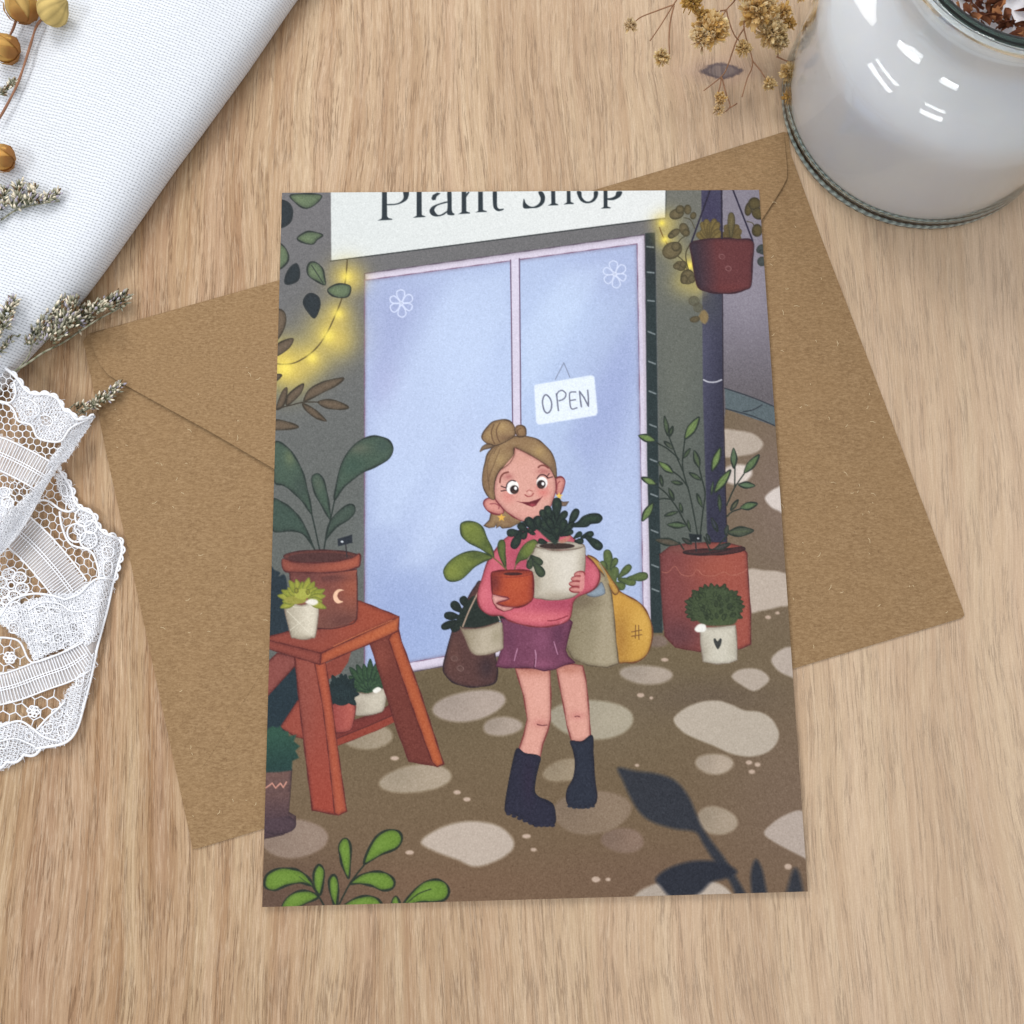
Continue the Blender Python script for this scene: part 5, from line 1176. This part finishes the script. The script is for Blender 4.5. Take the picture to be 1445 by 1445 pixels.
sprig('dried lavender sprig lying flat on the middle of the white cloth, flower heads pointing up',
      [([(-20, 322), (2, 310), (22, 297), (50, 289), (84, 284)], 3.0)],
      [([(22, 296), (27, 282), (28, 262)], .12, 80, (0, .6, .2), .2, 1.05), ([(40, 291), (46, 280), (48, 266)], .10, 60, (0, .6, .2), .2, 1.0), ([(56, 287), (68, 283), (82, 275)], .11, 80, (0, .8, .2), .5, .95),
       ([(-10, 312), (2, 296), (6, 268)], .10, 70, (0, .6, .2), .2, 1.0)], lift=.05)
sprig('short dried lavender tip poking out from under the lace onto the envelope',
      [([(80, 606), (106, 588), (130, 574), (150, 563), (168, 550)], 2.6), ([(94, 580), (101, 574), (107, 569)], 2.6)],
      [([(108, 582), (124, 574), (134, 572)], .11, 55, (0, .4, .2), .4, .9), ([(138, 570), (150, 562), (160, 552), (168, 546)], .12, 90, (0, .5, .2), .4, .95)], lift=.12)
sprig('tiny dried lavender twig beside the flax stalk on the cloth, near the left edge',
      [([(-24, 146), (-4, 136), (12, 126), (22, 118)], 2.2)], [([(0, 133), (12, 125), (22, 116)], .05, 75, (0, .5, 0), .3, .8)], lift=.05)

GO = srgb(196, 164, 96); GD = srgb(150, 108, 52); RB = srgb(96, 54, 30)
def pod(root, c, r, ax, col, sep=True):
    ax = Vector(ax).normalized(); s = ax.orthogonal().normalized(); t = ax.cross(s); m_ = MB(); N, M = 30, 14; vs_, cs, fs_ = [], [], []
    for j in range(M+1):
        a = math.pi*j/M; pr = math.sin(a)*(1+.04*math.sin(a*2)); h = -math.cos(a)
        tip = (.28*max(0, h-.86)/.14)
        for k in range(N):
            w_ = 2*math.pi*k/N; rib = 1-.06*(abs(math.cos(w_*5))**8)*math.sin(a)+.03*math.sin(w_*2+j*.5+c.y*5)*math.sin(a)+.015*math.sin(w_*7+j*1.3)*math.sin(a)
            vs_.append(c+(s*math.cos(w_)+t*math.sin(w_))*r*pr*rib+ax*(h+tip)*r*.98)
            dk = (abs(math.cos(w_*5))**10)*.5; mo = .5+.5*math.sin(w_*3+j*.7+c.x*9)
            cc = [col[i]*(1-dk*.55)*(0.86+.22*mo) for i in range(3)]; cs.append(tuple(cc[i]*(1-.25*(h > .8)) for i in range(3)))
    fs_ = [(j*N+k, j*N+(k+1) % N, (j+1)*N+(k+1) % N, (j+1)*N+k) for j in range(M) for k in range(N)]
    m_.add(vs_, fs_, cs); p = m_.build('seed_pod', DRY, root)
    if sep:
        sp_ = MB()
        for k in range(5):
            w_ = 2*math.pi*k/5+.4; o = (s*math.cos(w_)+t*math.sin(w_)); side = ax.cross(o)
            pts = []
            b0 = c-ax*r*1.02
            vs2, cs2 = [], []
            for i, (an, wd) in enumerate([(0.05, .14), (.5, .36), (1.0, .44), (1.5, .30), (1.95, .12), (2.15, .01)]):
                q = c+(-ax*math.cos(an)+o*math.sin(an))*r*(1.05+.05*math.sin(k*4+i))+(o*.32*r if i == 5 else Vector((0, 0, 0)))
                for sg in (-1, 0, 1): vs2.append(q+side*wd*r*sg+o*r*.04*(1-abs(sg))); cs2.append(jit(srgb(212, 170, 98) if i > 2 else srgb(182, 130, 74), .15))
            sp_.add(vs2, [(i*3+j, i*3+j+1, (i+1)*3+j+1, (i+1)*3+j) for i in range(5) for j in range(2)], cs2)
        sp_.build('sepals', PAPERY, p)
    return p
def flax(label, stem, pods, lift=.10):
    x, y = stem[0][len(stem[0])//2]; root = tag(empty('flax_stalk', Ph(x, y, lift)), label, 'dried flower', 'dried flax stalks on the cloth')
    s = MB()
    for st_ in stem:
        q = [Ph(a, b, lift+.05) for a, b in crv(st_)]; s.tube(q, [.021+.008*abs(math.sin(i*.35)) for i in range(len(q))], [jit(srgb(150, 108, 84), .12) for _ in q], n=7)
    s.build('stem', DRY, root)
    for (px, py, r, ax, col, sp_) in pods: pod(root, Ph(px, py, r/69+.02), r/69*.93, ax, col, sp_)
flax('dried flax stalk with a large pale golden pod at its tip, curving down the cloth',
     [[(60, 26), (51, 38), (44, 60), (33, 95), (24, 120), (10, 148), (-4, 172)]], [(75, 15, 23.5, (.75, .25, .35), srgb(206, 180, 112), False)])
flax('dried flax stalk at the top left corner with brown split pods',
     [[(24, 24), (18, 42), (9, 58), (-4, 80)]], [(30, 8, 25, (-.2, .8, .5), srgb(198, 164, 98), True), (6, 68, 22, (-.9, .2, .3), srgb(196, 152, 82), True)])
flax('ochre flax pod halfway down the left edge of the cloth',
     [[(-34, 230), (-24, 226), (-12, 224)]], [(0, 222, 20.5, (-.9, .1, .3), srgb(208, 156, 84), True)])

# gypsophila spray hanging over the knot and the jar
CRM = srgb(252, 234, 190); GLD = srgb(230, 190, 112); DKB = srgb(138, 96, 44)
gyp = tag(empty('gypsophila_spray', P(1010, -60, .1)), 'dried cream and golden baby\'s breath spray beside the candle jar at the top', 'dried flower')
s = MB()
def gz(x, y): return .55+.0045*max(0, 150-y)+.25*math.sin(x*.021)
def stem_g(pts, w_=2.0, c=srgb(150, 112, 84)):
    q = [P(a, b, max(.06, gz(a, b)+.02*math.sin(a*.3))) for a, b in crv(pts)]; s.tube(q, [w_/69/2*(1.15-.35*i/len(q)) for i in range(len(q))], [jit(c, .12) for _ in q], n=6)
for q in ([(975, -60), (962, -14), (948, 10), (932, 36), (917, 58)], [(952, 6), (925, 16), (903, 25), (892, 36)], [(951, 8), (946, 30), (944, 55), (944, 80), (934, 84)],
          [(1060, -60), (1042, -8), (1025, 14), (1015, 30)], [(1025, 14), (1006, 17), (990, 19)], [(1025, 14), (1030, 34), (1038, 52), (1050, 62)], [(1050, 40), (1040, 56), (1034, 72), (1026, 95), (1018, 108), (993, 128)],
          [(1018, 108), (1016, 122), (1012, 134)], [(1019, 110), (1024, 130), (1030, 150), (1020, 160)], [(1030, 152), (1040, 146)], [(1068, -50), (1056, -5), (1050, 30), (1052, 50), (1062, 88), (1054, 112), (1047, 137)],
          [(1062, 86), (1072, 98), (1076, 104), (1084, 116)], [(1125, -50), (1112, -6), (1108, 10), (1102, 22)], [(1090, 14), (1108, 27), (1114, 30)], [(1096, 80), (1110, 86), (1126, 92), (1128, 100)], [(1070, 20), (1085, 50), (1096, 70), (1098, 82)], [(1112, 130), (1119, 124)]):
    stem_g(q, 2.1)
s.build('stem', DRY, gyp)
def puff(px, py, r, n, ca, cb, open_=1.0, name='flower', squash=1.0, down=(0, -1, .2)):
    n = int(n*2.3)
    c = P(px, py, gz(px, py)+.1); rr = r/69*.92; m_ = MB(); cal = Vector(down).normalized()
    for k in range(n):
        d = rvec(); d.z = abs(d.z)*.9+.05 if rp.random() < .8 else d.z; d = (d+cal*.35*(1-open_)).normalized()
        bq = rp.uniform(.2, .55); base = c+Vector((d.x*rr*bq*squash, d.y*rr*bq, d.z*rr*bq)); side = d.cross(rvec())
        if side.length < .1: continue
        L = rr*rp.uniform(.28, .6); mixv = rp.random(); c1 = tuple(ca[i]+(cb[i]-ca[i])*mixv for i in range(3))
        petal(m_, base, d, side, L, L*rp.uniform(.3, .6), jit(DKB if rp.random() < .55 else GLD, .2), jit(c1, .12), rp.uniform(-.5, .7))
    for k in range(max(3, n//8)):
        d = (rvec()*.8-cal).normalized(); bud(m_, c-cal*rr*.2, d, rr*.7, rr*.16, jit(DG), jit(GLD))
    m_.build(name, PAPERY, gyp, smooth=False)
puff(889, 37, 13, 60, CRM, srgb(228, 210, 182)); puff(934, 82, 15, 60, srgb(214, 190, 136), CRM, .2)
puff(1003, 44, 30, 210, GLD, CRM); puff(990, 56, 22, 70, CRM, srgb(240, 226, 196)); puff(1049, 69, 15, 80, srgb(206, 178, 118), CRM, .3)
puff(1070, 16, 33, 230, CRM, GLD); puff(1088, 48, 26, 150, srgb(204, 180, 130), CRM); puff(1104, 18, 17, 60, CRM, GLD, .4); puff(1113, 34, 12, 60, srgb(200, 168, 108), GLD, .1)
puff(1098, 62, 17, 90, CRM, srgb(206, 182, 132)); puff(1114, 104, 19, 120, CRM, srgb(200, 168, 106)); puff(1117, 137, 16, 90, srgb(180, 140, 72), GLD, .3); puff(1086, 120, 13, 70, srgb(204, 176, 116), CRM, .2)
puff(1016, 140, 13, 60, GLD, CRM, .3); puff(1014, 156, 11, 50, srgb(222, 200, 164), CRM); puff(976, 4, 18, 80, srgb(176, 148, 78), GLD, .5); puff(990, 22, 15, 50, GLD, srgb(190, 166, 110), .4); puff(1130, -8, 16, 60, CRM, GLD); puff(1040, -14, 22, 80, CRM, GLD)

# ---------------------------------------------------------------------------
# Glass jar candle
# ---------------------------------------------------------------------------
def circle3(a, b, c):
    ax, ay, bx, by, cx, cy = a.x, a.y, b.x, b.y, c.x, c.y
    dd = 2*(ax*(by-cy)+bx*(cy-ay)+cx*(ay-by))
    ux = ((ax*ax+ay*ay)*(by-cy)+(bx*bx+by*by)*(cy-ay)+(cx*cx+cy*cy)*(ay-by))/dd
    uy = ((ax*ax+ay*ay)*(cx-bx)+(bx*bx+by*by)*(ax-cx)+(cx*cx+cy*cy)*(bx-ax))/dd
    return ux, uy, math.hypot(ax-ux, ay-uy)
JX, JY, JR = circle3(P(1122, 205, .25), P(1300, 320, .25), P(1430, 283, .25))
def lathe(m_, prof_, cx, cy, n=128, rip=None, col=(1, 1, 1)):
    vs_ = []
    for j, (r, z) in enumerate(prof_):
        for k in range(n):
            a = 2*math.pi*k/n; q = r+(rip(a, z, r) if rip else 0); vs_.append((cx+q*math.cos(a), cy+q*math.sin(a), z))
    m_.add(vs_, [(j*n+k, j*n+(k+1) % n, (j+1)*n+(k+1) % n, (j+1)*n+k) for j in range(len(prof_)-1) for k in range(n)], col)
jar = tag(empty('jar_candle', (JX, JY, 0)), 'glass jar filled with white candle wax at the top right corner', 'candle')
R0 = JR
def crvp(p, n=5): return [tuple(q) for q in smooth_curve(np.array(p, float), False, n)]
outer = crvp([(.01, .07), (R0*.55, .06), (R0-.45, .03), (R0-.22, .015), (R0-.08, .05), (R0-.01, .16), (R0, .40), (R0, 1.2), (R0, 2.2), (R0-.04, 2.75), (R0-.20, 3.18), (R0-.48, 3.46), (R0-.86, 3.70), (R0-1.01, 3.96), (R0-1.03, 4.42)])
rimp = [(R0-.94, 4.46), (R0-.86, 4.56), (R0-.86, 4.84), (R0-.90, 4.96), (R0-.98, 5.02), (R0-1.08, 5.02), (R0-1.15, 4.92), (R0-1.17, 4.4)]
inner_ = crvp([(R0-1.17, 4.4), (R0-1.14, 3.92), (R0-.90, 3.60), (R0-.54, 3.35), (R0-.30, 3.06), (R0-.15, 2.7), (R0-.11, 2.2), (R0-.12, .54), (R0-.22, .26), (R0-.42, .16), (R0*.5, .15), (.01, .15)])
g = MB(); lathe(g, outer+rimp+inner_[1:], JX, JY, 160, rip=lambda a, z, r: (.012*math.cos(a*80) if z < .12 and r > R0-.5 else 0))
gl = NT('clear green-tinted glass'); gl.b.inputs['Transmission Weight'].default_value = 1.0; gl.b.inputs['IOR'].default_value = 1.46
gl.out((.992, 1, .997), .015)
va = gl.n('ShaderNodeVolumeAbsorption'); va.inputs['Color'].default_value = (.55, .93, .86, 1); va.inputs['Density'].default_value = .18
gl.t.links.new(va.outputs[0], gl.t.nodes['Material Output'].inputs['Volume'])
go = g.build('glass', gl.m, jar)
fr = MB()
fr.v = []; NF = 420
vs_, cs_ = [], []
for k in range(NF):
    a_ = 2*math.pi*k/NF; tw = .012*math.cos(k*math.pi*2/4)
    for q in range(8):
        b_ = 2*math.pi*q/8; r_ = R0-.155+(.072+tw)*math.cos(b_); z_ = .125+(.05+tw*.5)*math.sin(b_)
        vs_.append((JX+r_*math.cos(a_+.012*math.sin(b_)), JY+r_*math.sin(a_+.012*math.sin(b_)), z_)); cs_.append(srgb(196, 212, 208) if k % 4 < 2 else srgb(128, 146, 146))
fr.add(vs_, [(k*8+q, k*8+(q+1) % 8, ((k+1) % NF)*8+(q+1) % 8, ((k+1) % NF)*8+q) for k in range(NF) for q in range(8)], cs_)
fm = NT('frosted knurled glass foot'); fa = fm.n('ShaderNodeAttribute', attribute_name='tint').outputs['Color']; fm.out(fa, .4)
fr.build('foot_ring', fm.m, jar)
wx = MB(); WR = lambda p, q: max(.01, p-q)
lathe(wx, crvp([(.01, .17), (R0*.5, .17), (R0-.44, .18), (R0-.26, .30), (R0-.14, .56), (R0-.13, 2.2), (R0-.17, 2.7), (R0-.32, 3.04), (R0-.56, 3.33), (R0-.92, 3.58), (R0-1.16, 3.90), (R0-1.19, 4.4), (R0-1.25, 4.58), (R0-1.45, 4.60), (.01, 4.60)], 4), JX, JY, 96)
wn = NT('white candle wax'); nz = wn.noise(wn.mapv(wn.coord(), .5, .5, .5), 1.0, 3)
wc = wn.ramp(nz, (.3, srgb(240, 239, 246)), (.7, srgb(250, 247, 248)))
wn.b.inputs['Subsurface Weight'].default_value = .35; wn.b.inputs['Subsurface Radius'].default_value = (1, .9, .8); wn.b.inputs['Subsurface Scale'].default_value = .5
wn.out(wc, .5, wn.noise(wn.mapv(wn.coord(), 2, 2, 2), 1.0, 4), .15, .05, .3)
wx.build('wax', wn.m, jar)
# dried brown flakes pressed into the wax under the rim
fl = MB(); rp = random.Random(5)
BRN = srgb(120, 72, 44)
for k in range(800):
    a = rp.uniform(0, 6.283); rr = math.sqrt(rp.random())*(R0-1.36); c = Vector((JX+rr*math.cos(a), JY+rr*math.sin(a), 4.58+rp.uniform(0, .22)*(1-.4*rr/R0)))
    d = rvec(); d.z *= .4; side = d.cross(rvec())
    if side.length > .1: petal(fl, c, d, side, rp.uniform(.15, .32), rp.uniform(.1, .2), jit(srgb(92, 50, 30), .3), jit(rp.choice((BRN, srgb(164, 112, 72), srgb(96, 52, 34))), .2), rp.uniform(-.6, .8))
fl.build('dried_flakes', DRY, jar, smooth=False)
